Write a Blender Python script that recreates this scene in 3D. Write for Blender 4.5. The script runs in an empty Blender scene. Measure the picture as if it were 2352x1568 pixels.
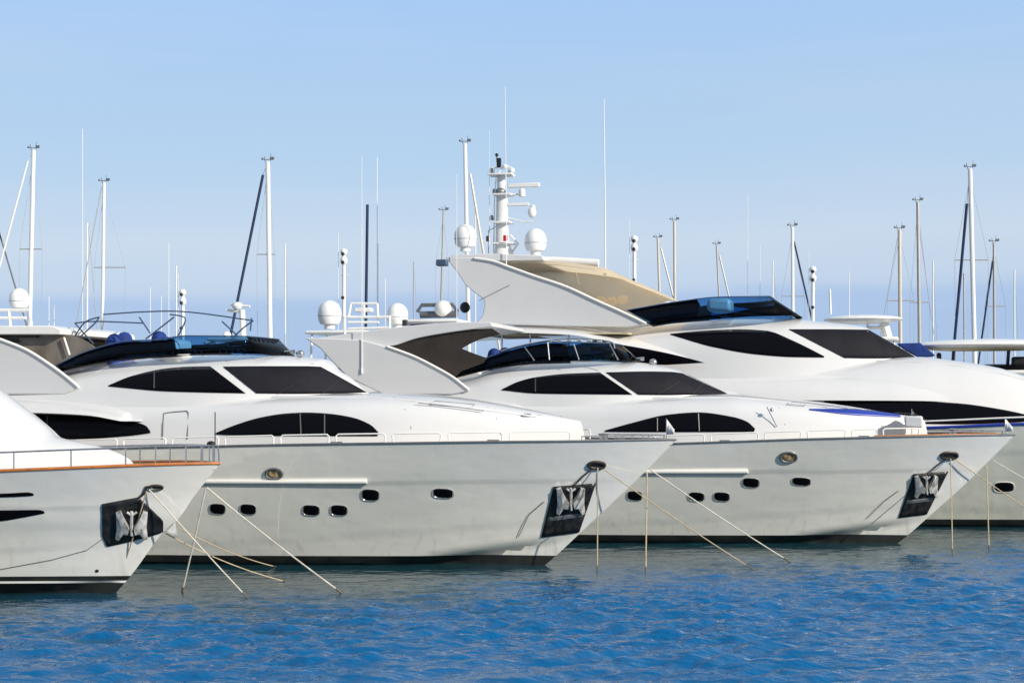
import bpy, bmesh, math, random
import numpy as np
from math import radians, sin, cos, pi
random.seed(7); np.random.seed(7)
C = bpy.context.scene
COL = C.collection

# ------------------------------------------------------------------ camera
FPX, CXP, HYP, CH = 3502.0, 1176.0, 914.0, 4.6     # focal length and horizon in reading pixels (2352 wide), eye height
cam_d = bpy.data.cameras.new('camera'); cam = bpy.data.objects.new('camera', cam_d); COL.objects.link(cam)
cam.location = (0, 0, CH); cam.rotation_euler = (radians(90), 0, 0)
cam_d.sensor_width = 36; cam_d.lens = 36 * FPX / 2352
cam_d.shift_y = (HYP - 784) / 2352
cam_d.clip_start = 0.5; cam_d.clip_end = 9000
C.camera = cam

# ------------------------------------------------------------------ sky, sun, exposure
SUN_EL, SUN_AZ = radians(24), radians(38)            # azimuth measured from +x towards the camera
W = bpy.data.worlds.new('World'); C.world = W; W.use_nodes = True
nt = W.node_tree; nt.nodes.clear()
def wn(t, **k):
    n = nt.nodes.new(t)
    for a, b in k.items(): setattr(n, a, b)
    return n
wout = wn('ShaderNodeOutputWorld'); wbg = wn('ShaderNodeBackground'); wbg.inputs[1].default_value = 0.97
sky = wn('ShaderNodeTexSky', sky_type='NISHITA'); sky.sun_disc = False
sky.sun_elevation = SUN_EL; sky.sun_rotation = radians(90) + SUN_AZ; sky.air_density = 1.0; sky.dust_density = 0.6
skm = wn('ShaderNodeVectorMath', operation='SCALE'); skm.inputs['Scale'].default_value = 0.12
tc = wn('ShaderNodeTexCoord'); sep = wn('ShaderNodeSeparateXYZ')
nz = wn('ShaderNodeTexNoise'); nz.inputs['Scale'].default_value = 5; nz.inputs['Detail'].default_value = 4
mp = wn('ShaderNodeMapping'); mp.inputs['Scale'].default_value = (1, 1, 6)
ma = wn('ShaderNodeMath', operation='MULTIPLY_ADD'); ma.inputs[1].default_value = 0.02; ma.inputs[2].default_value = -0.01
mx = wn('ShaderNodeMath', operation='MULTIPLY_ADD'); mx.inputs[1].default_value = -0.021
ad = wn('ShaderNodeMath', operation='ADD')
ramp = wn('ShaderNodeValToRGB'); cr = ramp.color_ramp
def lin(c): return tuple(((v/255)/12.92 if v/255 <= .04045 else ((v/255+.055)/1.055)**2.4) for v in c) + (1,)
stops = [(0.0, lin((166,193,229))), (0.064, lin((166,193,231))), (0.072, lin((190,209,233))), (0.10, lin((200,216,235))),
         (0.15, lin((181,209,237))), (0.20, lin((176,206,238))), (0.262, lin((166,202,245))), (0.36, (0.42,0.55,0.72,1)), (0.6, (0.42,0.50,0.60,1)), (1.0, (0.38,0.45,0.55,1))]
cr.elements[0].position = 0; cr.elements[0].color = stops[0][1]
cr.elements[1].position = 1; cr.elements[1].color = stops[-1][1]
for p, c in stops[1:-1]:
    e = cr.elements.new(p); e.color = c
mixw = wn('ShaderNodeMixRGB'); mixw.inputs[0].default_value = 0.94
lk = nt.links.new
lk(tc.outputs['Generated'], sep.inputs[0]); lk(tc.outputs['Generated'], mp.inputs[0]); lk(mp.outputs[0], nz.inputs['Vector'])
lk(nz.outputs['Fac'], ma.inputs[0]); lk(sep.outputs['X'], mx.inputs[0]); lk(sep.outputs['Z'], mx.inputs[2])
lk(ma.outputs[0], ad.inputs[0]); lk(mx.outputs[0], ad.inputs[1]); lk(ad.outputs[0], ramp.inputs[0])
lk(sky.outputs[0], skm.inputs[0]); lk(skm.outputs[0], mixw.inputs[1]); lk(ramp.outputs[0], mixw.inputs[2])
# unseen low sky behind the viewer, darkened to cut fill light on the hulls
mr = wn('ShaderNodeMapRange'); mr.inputs['From Min'].default_value = -0.75; mr.inputs['From Max'].default_value = 0.15
mr.inputs['To Min'].default_value = 1.0; mr.inputs['To Max'].default_value = 0.0; lk(sep.outputs['Y'], mr.inputs['Value'])
mr2 = wn('ShaderNodeMapRange'); mr2.inputs['From Min'].default_value = 0.1; mr2.inputs['From Max'].default_value = 0.6
mr2.inputs['To Min'].default_value = 1.0; mr2.inputs['To Max'].default_value = 0.15; lk(sep.outputs['Z'], mr2.inputs['Value'])
mm = wn('ShaderNodeMath', operation='MULTIPLY'); lk(mr.outputs[0], mm.inputs[0]); lk(mr2.outputs[0], mm.inputs[1])
dk = wn('ShaderNodeMixRGB', blend_type='MULTIPLY'); dk.inputs[2].default_value = (0.60, 0.60, 0.58, 1)
lk(mm.outputs[0], dk.inputs[0]); lk(mixw.outputs[0], dk.inputs[1])
nz2 = wn('ShaderNodeTexNoise'); nz2.inputs['Scale'].default_value = 2.2; nz2.inputs['Detail'].default_value = 5
mp2 = wn('ShaderNodeMapping'); mp2.inputs['Scale'].default_value = (1, 1, 9); lk(tc.outputs['Generated'], mp2.inputs[0]); lk(mp2.outputs[0], nz2.inputs['Vector'])
mr3 = wn('ShaderNodeMapRange'); mr3.inputs['From Min'].default_value = 0.45; mr3.inputs['From Max'].default_value = 0.75; mr3.inputs['To Max'].default_value = 0.25; lk(nz2.outputs['Fac'], mr3.inputs['Value'])
hz = wn('ShaderNodeMixRGB'); hz.inputs[2].default_value = lin((206,218,236)); lk(mr3.outputs[0], hz.inputs[0]); lk(dk.outputs[0], hz.inputs[1])
lk(hz.outputs[0], wbg.inputs[0]); lk(wbg.outputs[0], wout.inputs[0])

sd = bpy.data.lights.new('sun', 'SUN'); sd.energy = 4.8; sd.angle = radians(0.6); sd.color = (1.0, 0.92, 0.79)
so = bpy.data.objects.new('sun', sd); COL.objects.link(so)
from mathutils import Vector
sdir = Vector((cos(SUN_EL)*cos(SUN_AZ), -cos(SUN_EL)*sin(SUN_AZ), sin(SUN_EL)))
so.rotation_euler = sdir.to_track_quat('Z', 'Y').to_euler(); so.location = sdir * 200

C.view_settings.view_transform = 'Standard'; C.view_settings.look = 'None'
C.view_settings.exposure = 0.08; C.view_settings.gamma = 1.0
C.cycles.max_bounces = 8; C.cycles.transparent_max_bounces = 12

# ------------------------------------------------------------------ materials
def mat(name, col, rough=0.4, metal=0.0, coat=0.0, vary=0.0, vscale=3.0, bump=0.0, bscale=1.0, bstretch=(1,1,1), alpha=None, spec=0.5, dirt=None):
    m = bpy.data.materials.new(name); m.use_nodes = True
    t = m.node_tree; b = t.nodes['Principled BSDF']
    b.inputs['Base Color'].default_value = (*col, 1); b.inputs['Roughness'].default_value = rough
    b.inputs['Metallic'].default_value = metal; b.inputs['Coat Weight'].default_value = coat
    b.inputs['Coat Roughness'].default_value = 0.04; b.inputs['Specular IOR Level'].default_value = spec
    tcn = t.nodes.new('ShaderNodeTexCoord')
    if vary > 0:
        mpn = t.nodes.new('ShaderNodeMapping'); mpn.inputs['Scale'].default_value = (1, 1, 0.6)
        n = t.nodes.new('ShaderNodeTexNoise'); n.inputs['Scale'].default_value = vscale; n.inputs['Detail'].default_value = 6
        r = t.nodes.new('ShaderNodeValToRGB')
        d = dirt if dirt else tuple(c*(1-vary) for c in col)
        r.color_ramp.elements[0].position = 0.32; r.color_ramp.elements[0].color = (*d, 1)
        r.color_ramp.elements[1].position = 0.62; r.color_ramp.elements[1].color = (*col, 1)
        t.links.new(tcn.outputs['Object'], mpn.inputs[0]); t.links.new(mpn.outputs[0], n.inputs['Vector'])
        t.links.new(n.outputs['Fac'], r.inputs[0]); t.links.new(r.outputs[0], b.inputs['Base Color'])
    if bump > 0:
        mpn = t.nodes.new('ShaderNodeMapping'); mpn.inputs['Scale'].default_value = bstretch
        n = t.nodes.new('ShaderNodeTexNoise'); n.inputs['Scale'].default_value = bscale; n.inputs['Detail'].default_value = 2
        bp = t.nodes.new('ShaderNodeBump'); bp.inputs['Strength'].default_value = 1.0; bp.inputs['Distance'].default_value = bump
        t.links.new(tcn.outputs['Object'], mpn.inputs[0]); t.links.new(mpn.outputs[0], n.inputs['Vector'])
        t.links.new(n.outputs['Fac'], bp.inputs['Height']); t.links.new(bp.outputs[0], b.inputs['Normal']); t.links.new(bp.outputs[0], b.inputs['Coat Normal'])
    return m

def tint_glass(name, col, refl=0.12, rough=0.02):
    m = bpy.data.materials.new(name); m.use_nodes = True; t = m.node_tree; t.nodes.clear()
    o = t.nodes.new('ShaderNodeOutputMaterial'); mi = t.nodes.new('ShaderNodeMixShader')
    tr = t.nodes.new('ShaderNodeBsdfTransparent'); gl = t.nodes.new('ShaderNodeBsdfGlossy'); fr = t.nodes.new('ShaderNodeFresnel')
    fr.inputs[0].default_value = 1.45; tr.inputs[0].default_value = (*col, 1); gl.inputs['Roughness'].default_value = rough
    gl.inputs[0].default_value = (0.3, 0.3, 0.3, 1)
    t.links.new(fr.outputs[0], mi.inputs[0]); t.links.new(tr.outputs[0], mi.inputs[1]); t.links.new(gl.outputs[0], mi.inputs[2])
    t.links.new(mi.outputs[0], o.inputs[0]); return m

M = {}
M['hull'] = mat('hull_gelcoat', (0.93,0.91,0.85), 0.05, metal=0.20, coat=1.0, vary=0.04, vscale=0.8, bump=0.025, bscale=0.7, bstretch=(1,1,2), spec=0.8)
M['hullC'] = mat('hull_gelcoat_aged', (0.80,0.79,0.70), 0.08, metal=0.16, coat=0.8, vary=0.1, vscale=0.8, bump=0.05, bscale=0.7, spec=0.8)
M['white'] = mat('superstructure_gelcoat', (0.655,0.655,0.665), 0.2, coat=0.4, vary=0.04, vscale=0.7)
M['trim'] = mat('white_trim', (0.84,0.83,0.80), 0.3, coat=0.3, vary=0.05, vscale=2)
M['black'] = mat('antifouling_black', (0.010,0.010,0.012), 0.5, vary=0.5, vscale=2, dirt=(0.02,0.025,0.02))
M['glass'] = mat('window_black_glass', (0.003,0.003,0.005), 0.05, spec=0.09, bump=0.004, bscale=1.2)
M['mesh_cover'] = mat('windscreen_sun_cover', (0.012,0.012,0.018), 0.7, spec=0.15, vary=0.35, vscale=1.6, bump=0.02, bscale=1.5, bstretch=(1,1,1.5))
M['pocket'] = mat('pocket_black_steel', (0.008,0.008,0.009), 0.3, vary=0.4, vscale=6, dirt=(0.03,0.03,0.03))
M['steel'] = mat('polished_steel', (0.55,0.56,0.57), 0.22, metal=0.9, vary=0.3, vscale=8)
M['greysteel'] = mat('brushed_steel_plate', (0.25,0.27,0.28), 0.4, metal=0.6, vary=0.5, vscale=9)
M['galv'] = mat('galvanised_anchor', (0.80,0.79,0.77), 0.3, metal=0.3, vary=0.2, vscale=7, dirt=(0.25,0.24,0.21))
M['darksteel'] = mat('dark_fitting', (0.05,0.045,0.04), 0.4, metal=0.3, vary=0.4, vscale=8)
M['teak'] = mat('varnished_teak', (0.50,0.16,0.03), 0.35, coat=0.5, vary=0.35, vscale=5)
M['greytrim'] = mat('grey_rubber_trim', (0.12,0.13,0.14), 0.5, vary=0.2, vscale=4)
M['bluetrim'] = mat('blue_stripe', (0.01,0.04,0.35), 0.4, vary=0.2, vscale=3)
M['blue'] = mat('blue_canvas', (0.004,0.035,0.22), 0.8, vary=0.4, vscale=3, bump=0.02, bscale=4)
M['tan'] = mat('tan_canvas', (0.92,0.86,0.76), 0.85, vary=0.22, vscale=1.0, bump=0.03, bscale=2)
M['greige'] = mat('grey_brown_screen', (0.22,0.19,0.16), 0.5, vary=0.5, vscale=1.5, bump=0.03, bscale=2)
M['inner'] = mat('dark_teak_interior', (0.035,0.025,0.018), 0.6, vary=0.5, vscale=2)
M['yellow'] = mat('ochre_liner', (0.62,0.55,0.36), 0.6, vary=0.2, vscale=3)
M['rope'] = mat('mooring_rope', (0.50,0.42,0.29), 0.9, vary=0.35, vscale=6, dirt=(0.40,0.30,0.18))
M['ropew'] = mat('pale_mooring_rope', (0.60,0.56,0.49), 0.9, vary=0.3, vscale=6)
M['weed'] = mat('wet_weedy_rope', (0.10,0.09,0.05), 0.6, vary=0.5, vscale=12)
M['deck'] = mat('teak_deck', (0.42,0.30,0.19), 0.7, vary=0.3, vscale=2)
M['alu'] = mat('white_mast_paint', (0.80,0.80,0.79), 0.35, vary=0.05, vscale=1)
M['alug'] = mat('grey_mast_alloy', (0.42,0.41,0.40), 0.4, metal=0.2, vary=0.15, vscale=1)
M['alut'] = mat('beige_mast_paint', (0.60,0.55,0.48), 0.4, vary=0.15, vscale=1)
M['navy'] = mat('navy_furled_sail', (0.012,0.03,0.09), 0.8, vary=0.4, vscale=2)
M['wire'] = mat('rigging_wire', (0.35,0.38,0.42), 0.5)
M['tube'] = mat('blue_grey_tube', (0.07,0.11,0.19), 0.4, metal=0.3)
M['red'] = mat('red_lens', (0.45,0.01,0.01), 0.3)
M['green'] = mat('green_lens', (0.05,0.4,0.2), 0.3)
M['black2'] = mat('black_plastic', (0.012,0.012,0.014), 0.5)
M['lens'] = mat('yellowed_lamp_glass', (0.62,0.45,0.22), 0.3, vary=0.5, vscale=9, dirt=(0.12,0.09,0.06))
M['fly'] = tint_glass('smoked_blue_acrylic', (0.32,0.54,0.74))
M['flydark'] = tint_glass('smoked_dark_acrylic', (0.004,0.012,0.03))
M['screen'] = tint_glass('clear_blue_plastic', (0.45,0.62,0.85))

def stain(m, top=1.5):
    # waterline scum and thin run marks on the topsides
    t = m.node_tree; b = t.nodes['Principled BSDF']; src = b.inputs['Base Color'].links[0].from_socket
    c = t.nodes.new('ShaderNodeTexCoord'); mp_ = t.nodes.new('ShaderNodeMapping'); mp_.inputs['Scale'].default_value = (5, 5, .35)
    n = t.nodes.new('ShaderNodeTexNoise'); n.inputs['Scale'].default_value = 1.0; n.inputs['Detail'].default_value = 5
    sp = t.nodes.new('ShaderNodeSeparateXYZ'); r = t.nodes.new('ShaderNodeMapRange'); r.inputs['From Min'].default_value = .28; r.inputs['From Max'].default_value = top
    r.inputs['To Min'].default_value = .55; r.inputs['To Max'].default_value = 0.12
    q = t.nodes.new('ShaderNodeMapRange'); q.inputs['From Min'].default_value = .55; q.inputs['From Max'].default_value = .85
    mu = t.nodes.new('ShaderNodeMath'); mu.operation = 'MULTIPLY'; mi = t.nodes.new('ShaderNodeMixRGB'); mi.inputs[2].default_value = (0.42,0.40,0.28,1)
    k = t.links.new; k(c.outputs['Object'], mp_.inputs[0]); k(mp_.outputs[0], n.inputs['Vector']); k(c.outputs['Object'], sp.inputs[0])
    k(sp.outputs['Z'], r.inputs['Value']); k(n.outputs['Fac'], q.inputs['Value']); k(r.outputs[0], mu.inputs[0]); k(q.outputs[0], mu.inputs[1])
    k(mu.outputs[0], mi.inputs[0]); k(src, mi.inputs[1]); k(mi.outputs[0], b.inputs['Base Color'])
stain(M['hull']); stain(M['hullC'])
def cloth(m, w=0.6):
    t = m.node_tree; b = t.nodes['Principled BSDF']; o = t.nodes['Material Output']; mi = t.nodes.new('ShaderNodeMixShader'); tr = t.nodes.new('ShaderNodeBsdfTranslucent')
    tr.inputs[0].default_value = (0.95,0.87,0.74,1); mi.inputs[0].default_value = w
    t.links.new(b.outputs[0], mi.inputs[1]); t.links.new(tr.outputs[0], mi.inputs[2]); t.links.new(mi.outputs[0], o.inputs[0])
cloth(M['tan'], .78)
# ------------------------------------------------------------------ helpers
def link(o, parent=None):
    COL.objects.link(o)
    if parent is not None: o.parent = parent
    return o
def mesh_obj(name, verts, faces, m, parent=None, smooth=35, bevel=0, solid=0, offset=-1):
    me = bpy.data.meshes.new(name); me.from_pydata([tuple(v) for v in verts], [], faces); me.validate()
    bm = bmesh.new(); bm.from_mesh(me)
    bmesh.ops.remove_doubles(bm, verts=bm.verts, dist=1e-4)
    if not solid: bmesh.ops.recalc_face_normals(bm, faces=bm.faces)
    bm.to_mesh(me); bm.free()
    me.materials.append(M[m] if isinstance(m, str) else m)
    for p in me.polygons: p.use_smooth = True
    me.set_sharp_from_angle(angle=radians(smooth))
    o = bpy.data.objects.new(name, me); link(o, parent)
    if solid:
        s = o.modifiers.new('solid', 'SOLIDIFY'); s.thickness = solid; s.offset = offset
    if bevel:
        b = o.modifiers.new('bevel', 'BEVEL'); b.width = bevel; b.segments = 3; b.limit_method = 'ANGLE'; b.angle_limit = radians(40)
    return o
def empty(name, loc, rz=0):
    o = bpy.data.objects.new(name, None); o.location = loc; o.rotation_euler = (0, 0, rz); o.empty_display_size = .3; return link(o)
def tag(o, label=None, cat=None, group=None, kind=None):
    if label: o['label'] = label
    if cat: o['category'] = cat
    if group: o['group'] = group
    if kind: o['kind'] = kind
    return o
class MB:
    def __init__(s): s.v = []; s.f = []
    def add(s, v, f):
        k = len(s.v); s.v += [tuple(p) for p in v]; s.f += [tuple(i+k for i in q) for q in f]; return s
    def tube(s, pts, r, seg=8, r2=None):
        pts = [np.array(p, float) for p in pts]; n = len(pts); rows = []
        up = None
        for i, p in enumerate(pts):
            d = pts[min(i+1, n-1)] - pts[max(i-1, 0)]; d /= (np.linalg.norm(d)+1e-9)
            if up is None: up = np.array((0,0,1.)) if abs(d[2]) < .9 else np.array((1.,0,0))
            a = np.cross(d, up); a /= np.linalg.norm(a)+1e-9; b = np.cross(a, d); up = b
            rr = r if r2 is None else r + (r2-r)*i/(n-1)
            rows.append([p + rr*(cos(2*pi*k/seg)*a + sin(2*pi*k/seg)*b) for k in range(seg)])
        v = [q for row in rows for q in row]; f = []
        for i in range(n-1):
            for k in range(seg):
                f.append((i*seg+k, i*seg+(k+1)%seg, (i+1)*seg+(k+1)%seg, (i+1)*seg+k))
        f.append(tuple(range(seg))[::-1]); f.append(tuple((n-1)*seg+k for k in range(seg)))
        return s.add(v, f)
    def box(s, c, d, rz=0):
        cx, cy, cz = c; x, y, z = d[0]/2, d[1]/2, d[2]/2
        v = []
        for sx, sy, sz in ((-1,-1,-1),(1,-1,-1),(1,1,-1),(-1,1,-1),(-1,-1,1),(1,-1,1),(1,1,1),(-1,1,1)):
            px, py = sx*x, sy*y
            v.append((cx+px*cos(rz)-py*sin(rz), cy+px*sin(rz)+py*cos(rz), cz+sz*z))
        return s.add(v, [(0,3,2,1),(4,5,6,7),(0,1,5,4),(1,2,6,5),(2,3,7,6),(3,0,4,7)])
    def lathe(s, c, prof, seg=24, sx=1, sy=1):
        v = []; n = len(prof); f = []
        for r, z in prof:
            for k in range(seg): v.append((c[0]+sx*r*cos(2*pi*k/seg), c[1]+sy*r*sin(2*pi*k/seg), c[2]+z))
        for i in range(n-1):
            for k in range(seg): f.append((i*seg+k, i*seg+(k+1)%seg, (i+1)*seg+(k+1)%seg, (i+1)*seg+k))
        f.append(tuple(range(seg))[::-1]); f.append(tuple((n-1)*seg+k for k in range(seg)))
        return s.add(v, f)
    def ball(s, c, r, sx=1, sy=1, sz=1, seg=20):
        return s.lathe(c, [(max(1e-3, r*sin(pi*i/12)), -r*sz*cos(pi*i/12)) for i in range(13)], seg, sx, sy)
    def build(s, name, m, parent=None, **k): return mesh_obj(name, s.v, s.f, m, parent, **k)

def curve(pts):
    """smooth (pchip-like) interpolation through sorted points -> vectorised function"""
    pts = sorted(pts); x = np.array([p[0] for p in pts], float); y = np.array([p[1] for p in pts], float)
    if len(x) == 2: return lambda q: np.interp(q, x, y)
    h = np.diff(x); dl = np.diff(y)/h; m = np.zeros(len(x)); m[0] = dl[0]; m[-1] = dl[-1]
    for i in range(1, len(x)-1):
        m[i] = 0 if dl[i-1]*dl[i] <= 0 else 2*dl[i-1]*dl[i]/(dl[i-1]+dl[i])
    xs = np.linspace(x[0], x[-1], 500); ys = []
    for q in xs:
        i = min(max(np.searchsorted(x, q)-1, 0), len(h)-1); t = (q-x[i])/h[i]
        ys.append((2*t**3-3*t**2+1)*y[i]+(t**3-2*t**2+t)*h[i]*m[i]+(-2*t**3+3*t**2)*y[i+1]+(t**3-t**2)*h[i]*m[i+1])
    ys = np.array(ys)
    return lambda q: np.interp(q, xs, ys)

def at(u, v, d):
    """world point at depth d on the sight line through reading pixel u, v"""
    return np.array(((u-CXP)/FPX*d, d, CH + (HYP-v)/FPX*d))

TH = radians(14)
class Frame:
    """a boat's own frame: s forward from the stem at the waterline, y towards starboard (our side), z up"""
    def __init__(s, P, th=TH):
        s.P = np.array(P, float); s.a = np.array((cos(th), -sin(th))); s.n = np.array((-sin(th), -cos(th))); s.th = th
        rel = -s.P; s.o = np.array((rel @ s.a, rel @ s.n, CH))
    def ray(s, u, v):
        d = np.array(((u-CXP)/FPX, 1.0)); return np.array((d @ s.a, d @ s.n, (HYP-v)/FPX))
    def plane(s, u, v, y):
        d = s.ray(u, v); k = (y - s.o[1])/d[1]; p = s.o + k*d; return p
    def hit(s, u, v, surf, ymax=4.5):
        d = s.ray(u, v); k0 = (ymax-s.o[1])/d[1]; k1 = (0.0-s.o[1])/d[1]
        k = np.linspace(k0, k1, 240); S = s.o[0]+k*d[0]; Y = s.o[1]+k*d[1]; Z = s.o[2]+k*d[2]
        g = Y - surf(S, Z); idx = np.where(g <= 0)[0]
        if len(idx) == 0: i = int(np.argmin(g)); return np.array((S[i], max(surf(S[i:i+1], Z[i:i+1])[0], 0), Z[i]))
        i = idx[0]
        if i == 0: return np.array((S[0], Y[0], Z[0]))
        a, b = k[i-1], k[i]
        for _ in range(18):
            m = (a+b)/2; gm = (s.o[1]+m*d[1]) - surf(np.array([s.o[0]+m*d[0]]), np.array([s.o[2]+m*d[2]]))[0]
            if gm > 0: a = m
            else: b = m
        return s.o + (a+b)/2*d
    def world(s, p): return np.array((*(s.P + p[0]*s.a + p[1]*s.n), p[2]))
def L(p): return (p[0], -p[1], p[2])           # frame coordinates -> object coordinates
def mir(p): return (p[0], p[1], p[2])          # the same, on the far side

def bow_shape(t, p): return 1-(1-np.clip(t, 0, 1))**p

class Hull:
    def __init__(s, fr, stem_px, sheer_px, Bs=3.3, Bw=2.75, Ls=11, Lw=14, chine=0.85, boot=0.2, length=25, knuckle=None):
        s.fr = fr; s.Bs, s.Bw, s.Ls, s.Lw = Bs, Bw, Ls, Lw; s.length = length; s.boot = boot
        pts = [fr.plane(u, v, 0) for u, v in stem_px]; zs = sorted((p[2], p[0]) for p in pts)
        z0, s0 = zs[0]; z1, s1 = zs[1]; sl = (s1-s0)/(z1-z0)
        zs = [(-1.2, s0 + sl*(-1.2-z0)*1.2)] + zs + [(zs[-1][0]+2, zs[-1][1]+2*(zs[-1][1]-zs[-2][1])/(zs[-1][0]-zs[-2][0]))]
        s.stem = curve(zs); s.ztip = zs[-2][0]
        s.zsh = lambda q: np.full_like(np.asarray(q, float), s.ztip)
        for _ in range(4):
            f = lambda S, Z: s.half(S, Z); out = []
            for u, v in sheer_px:
                y = 2.5
                for _k in range(25):
                    p = fr.plane(u, v, y); y = 0.6*y + 0.4*float(s.half(np.array([p[0]]), np.array([p[2]]))[0])
                out.append((p[0], p[2]))
        out.append((float(s.stem(s.ztip)), s.ztip)); out.append((float(s.stem(s.ztip))+3, s.ztip))
        out = sorted(out); out = [o for i, o in enumerate(out) if i == 0 or o[0]-out[i-1][0] > .05]
        out = [(-40, out[0][1]-0.15)] + out
        s.zsh = curve(out); s.chz = chine; s.kn = knuckle
    def half(s, S, Z):
        S = np.asarray(S, float); Z = np.asarray(Z, float)
        r = np.clip(Z/s.ztip, 0, 1.05); d = s.stem(Z) - S
        B = s.Bw + (s.Bs-s.Bw)*r; LL = s.Lw + (s.Ls-s.Lw)*r; p = 1.55 + 0.9*r
        h = B*bow_shape(d/LL, p)
        if hasattr(s, 'chz'):
            q = np.clip((d-0.1)/4.6, 0, 1)
            zc = 0.08 + s.chz*(1-q)*0.9
            h = h - np.minimum(np.clip(zc-Z, 0, 2)*1.3, h*0.6)
            zk = s.ztip*0.68 + 0.03*d*0
            h = h - 0.022*np.clip((zk-Z)/0.03, 0, 1)*np.clip(d/1.5, 0, 1)
            zl = 0.62+0.9*(1-np.clip(d/9, 0, 1))*0.75
            h = h - 0.02*np.clip((zl-Z)/0.02, 0, 1)*np.clip((d-.8)/1.5, 0, 1)
        return np.where(d < 0, d*0.5, np.maximum(h, 0.0) + 0.02)
    def pt(s, q, r, z0):
        z = z0 + (s.ztip-z0)*r; S = 0
        for _ in range(6):
            S = float(s.stem(z)) - q; z = z0 + (float(s.zsh(S))-z0)*r
        return S, z
    def loft(s, name, m, parent, z0, rows, fixtop=None):
        qs = np.concatenate(([0, .04, .1, .2, .35, .55, .8, 1.1], np.linspace(1.5, 12, 30), np.linspace(13, s.length, 12)))
        v = []; nr = len(rows); nq = len(qs)
        for side in (1, -1):
            for q in qs:
                for r in rows:
                    if fixtop is None: S, z = s.pt(q, r, z0)
                    else: z = z0+(fixtop-z0)*r; S = float(s.stem(z))-q
                    y = float(s.half(np.array([S]), np.array([z]))[0]) if q > 0 else 0.0
                    v.append((S, -side*y, z))
        f = []
        for k in range(2):
            o = k*nq*nr
            for i in range(nq-1):
                for j in range(nr-1):
                    q4 = (o+i*nr+j, o+(i+1)*nr+j, o+(i+1)*nr+j+1, o+i*nr+j+1); f.append(q4 if k else q4[::-1])
        # transom
        a = (nq-1)*nr; b = nq*nr + a
        for j in range(nr-1): f.append((a+j, a+j+1, b+j+1, b+j))
        return mesh_obj(name, v, f, m, parent, smooth=28)
    def deck(s, parent, m='deck', drop=0.12):
        v = []; f = []; qs = np.linspace(0.05, s.length-.02, 50)
        for q in qs:
            S, z = s.pt(q, 1, 0); y = float(s.half(np.array([S]), np.array([z-drop]))[0])-.05; y = max(y, .01)
            v += [(S, -y, z-drop), (S, y, z-drop)]
        for i in range(len(qs)-1): f.append((2*i, 2*i+1, 2*i+3, 2*i+2))
        return mesh_obj('deck', v, f, m, parent)
    def edge(s, q, inset=0.0, dz=0.0, side=1):
        S, z = s.pt(q, 1, 0); y = max(float(s.half(np.array([S]), np.array([z]))[0]) - inset, 0.0)
        return (S, -side*y, z+dz)
    def sheer_tube(s, name, m, parent, r=0.03, q0=0, q1=24, inset=0.0, dz=0.0, n=60):
        b = MB(); qs = np.linspace(q0, q1, n)
        near = [s.edge(q, inset, dz, 1) for q in qs]; far = [s.edge(q, inset, dz, -1) for q in qs]
        b.tube(near[::-1] + far[1:] if q0 == 0 else near, r, 8)
        if q0 > 0: b.tube(far, r, 8)
        return b.build(name, m, parent)

class Tier:
    """a rounded deckhouse: top and bottom profile along s, plan taper to the nose, superellipse section"""
    def __init__(s, fr, top_px, w, taper, base=None, bot_px=None, m=4.0, n=2.2, tum=0.06, p=2.2, nose_px=None, ref=0.75, aft=None, nose_y=0.0):
        s.fr = fr; s.w0 = w; s.m, s.n, s.tum, s.p = m, n, tum, p; s.taper = taper
        nu, nv = nose_px if nose_px else top_px[-1]
        s.nose = float(fr.plane(nu, nv, nose_y)[0]) + 0.02 + (.25 if nose_y else 0)
        def prof(px):
            out = []
            for u, v in px:
                y = w*ref
                for _ in range(20):
                    q = fr.plane(u, v, y); y = float(s.W(np.array([q[0]]))[0])*ref
                out.append((q[0], q[2]))
            out.sort(); r = [out[0]]
            for o in out[1:]:
                if o[0]-r[-1][0] > .01: r.append(o)
            return r
        tp = prof(top_px); s.s0 = tp[0][0] if aft is None else aft
        if aft is not None: tp = [(aft, tp[0][1])] + [q for q in tp if q[0] > aft+.05]
        s.zt = curve(tp)
        if bot_px: s.zb = curve(prof(bot_px))
        else: s.zb = lambda q: np.full_like(np.asarray(q, float), base)
    def W(s, S): return s.w0*bow_shape((s.nose - np.asarray(S, float))/s.taper, s.p)
    def surf(s, S, Z):
        S = np.asarray(S, float); zt = s.zt(S); zb = s.zb(S); h = np.maximum(zt-zb, 1e-3); f = (Z-zb)/h
        fc = np.clip(f, 0, 1); y = s.W(S)*(1-s.tum*fc)*np.maximum(1-fc**s.m, 0)**(1/s.n)
        return np.where((f < -0.3) | (f > 1) | (S > s.nose) | (S < s.s0), -1.0, y)
    def loft(s, name, m, parent, N=14, ns=64, smooth=45):
        u = np.linspace(0, 1, ns); st = s.nose - (s.nose-s.s0)*(u**1.7); st[0] = s.nose-0.002
        ring = []
        for S in st:
            S_ = np.array([S]); zt = float(s.zt(S_)[0]); zb = float(s.zb(S_)[0]); w = float(s.W(S_)[0]); row = []
            for k in range(2*N+1):
                ph = pi*k/(2*N); c, si = cos(ph), sin(ph); sg = 1 if c >= 0 else -1
                f = abs(si)**(2/s.m); y = sg*abs(c)**(2/s.n)*w*(1-s.tum*f)
                row.append((S, -y, zb+(zt-zb)*f))
            ring.append(row)
        v = [p for r in ring for p in r]; K = 2*N+1; f = []
        for i in range(ns-1):
            for k in range(K-1): f.append((i*K+k, i*K+k+1, (i+1)*K+k+1, (i+1)*K+k))
            f.append((i*K+K-1, i*K, (i+1)*K, (i+1)*K+K-1))
        f.append(tuple((ns-1)*K+k for k in range(K))); f.append(tuple(range(K))[::-1])
        return mesh_obj(name, v, f, m, parent, smooth=smooth)

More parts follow.
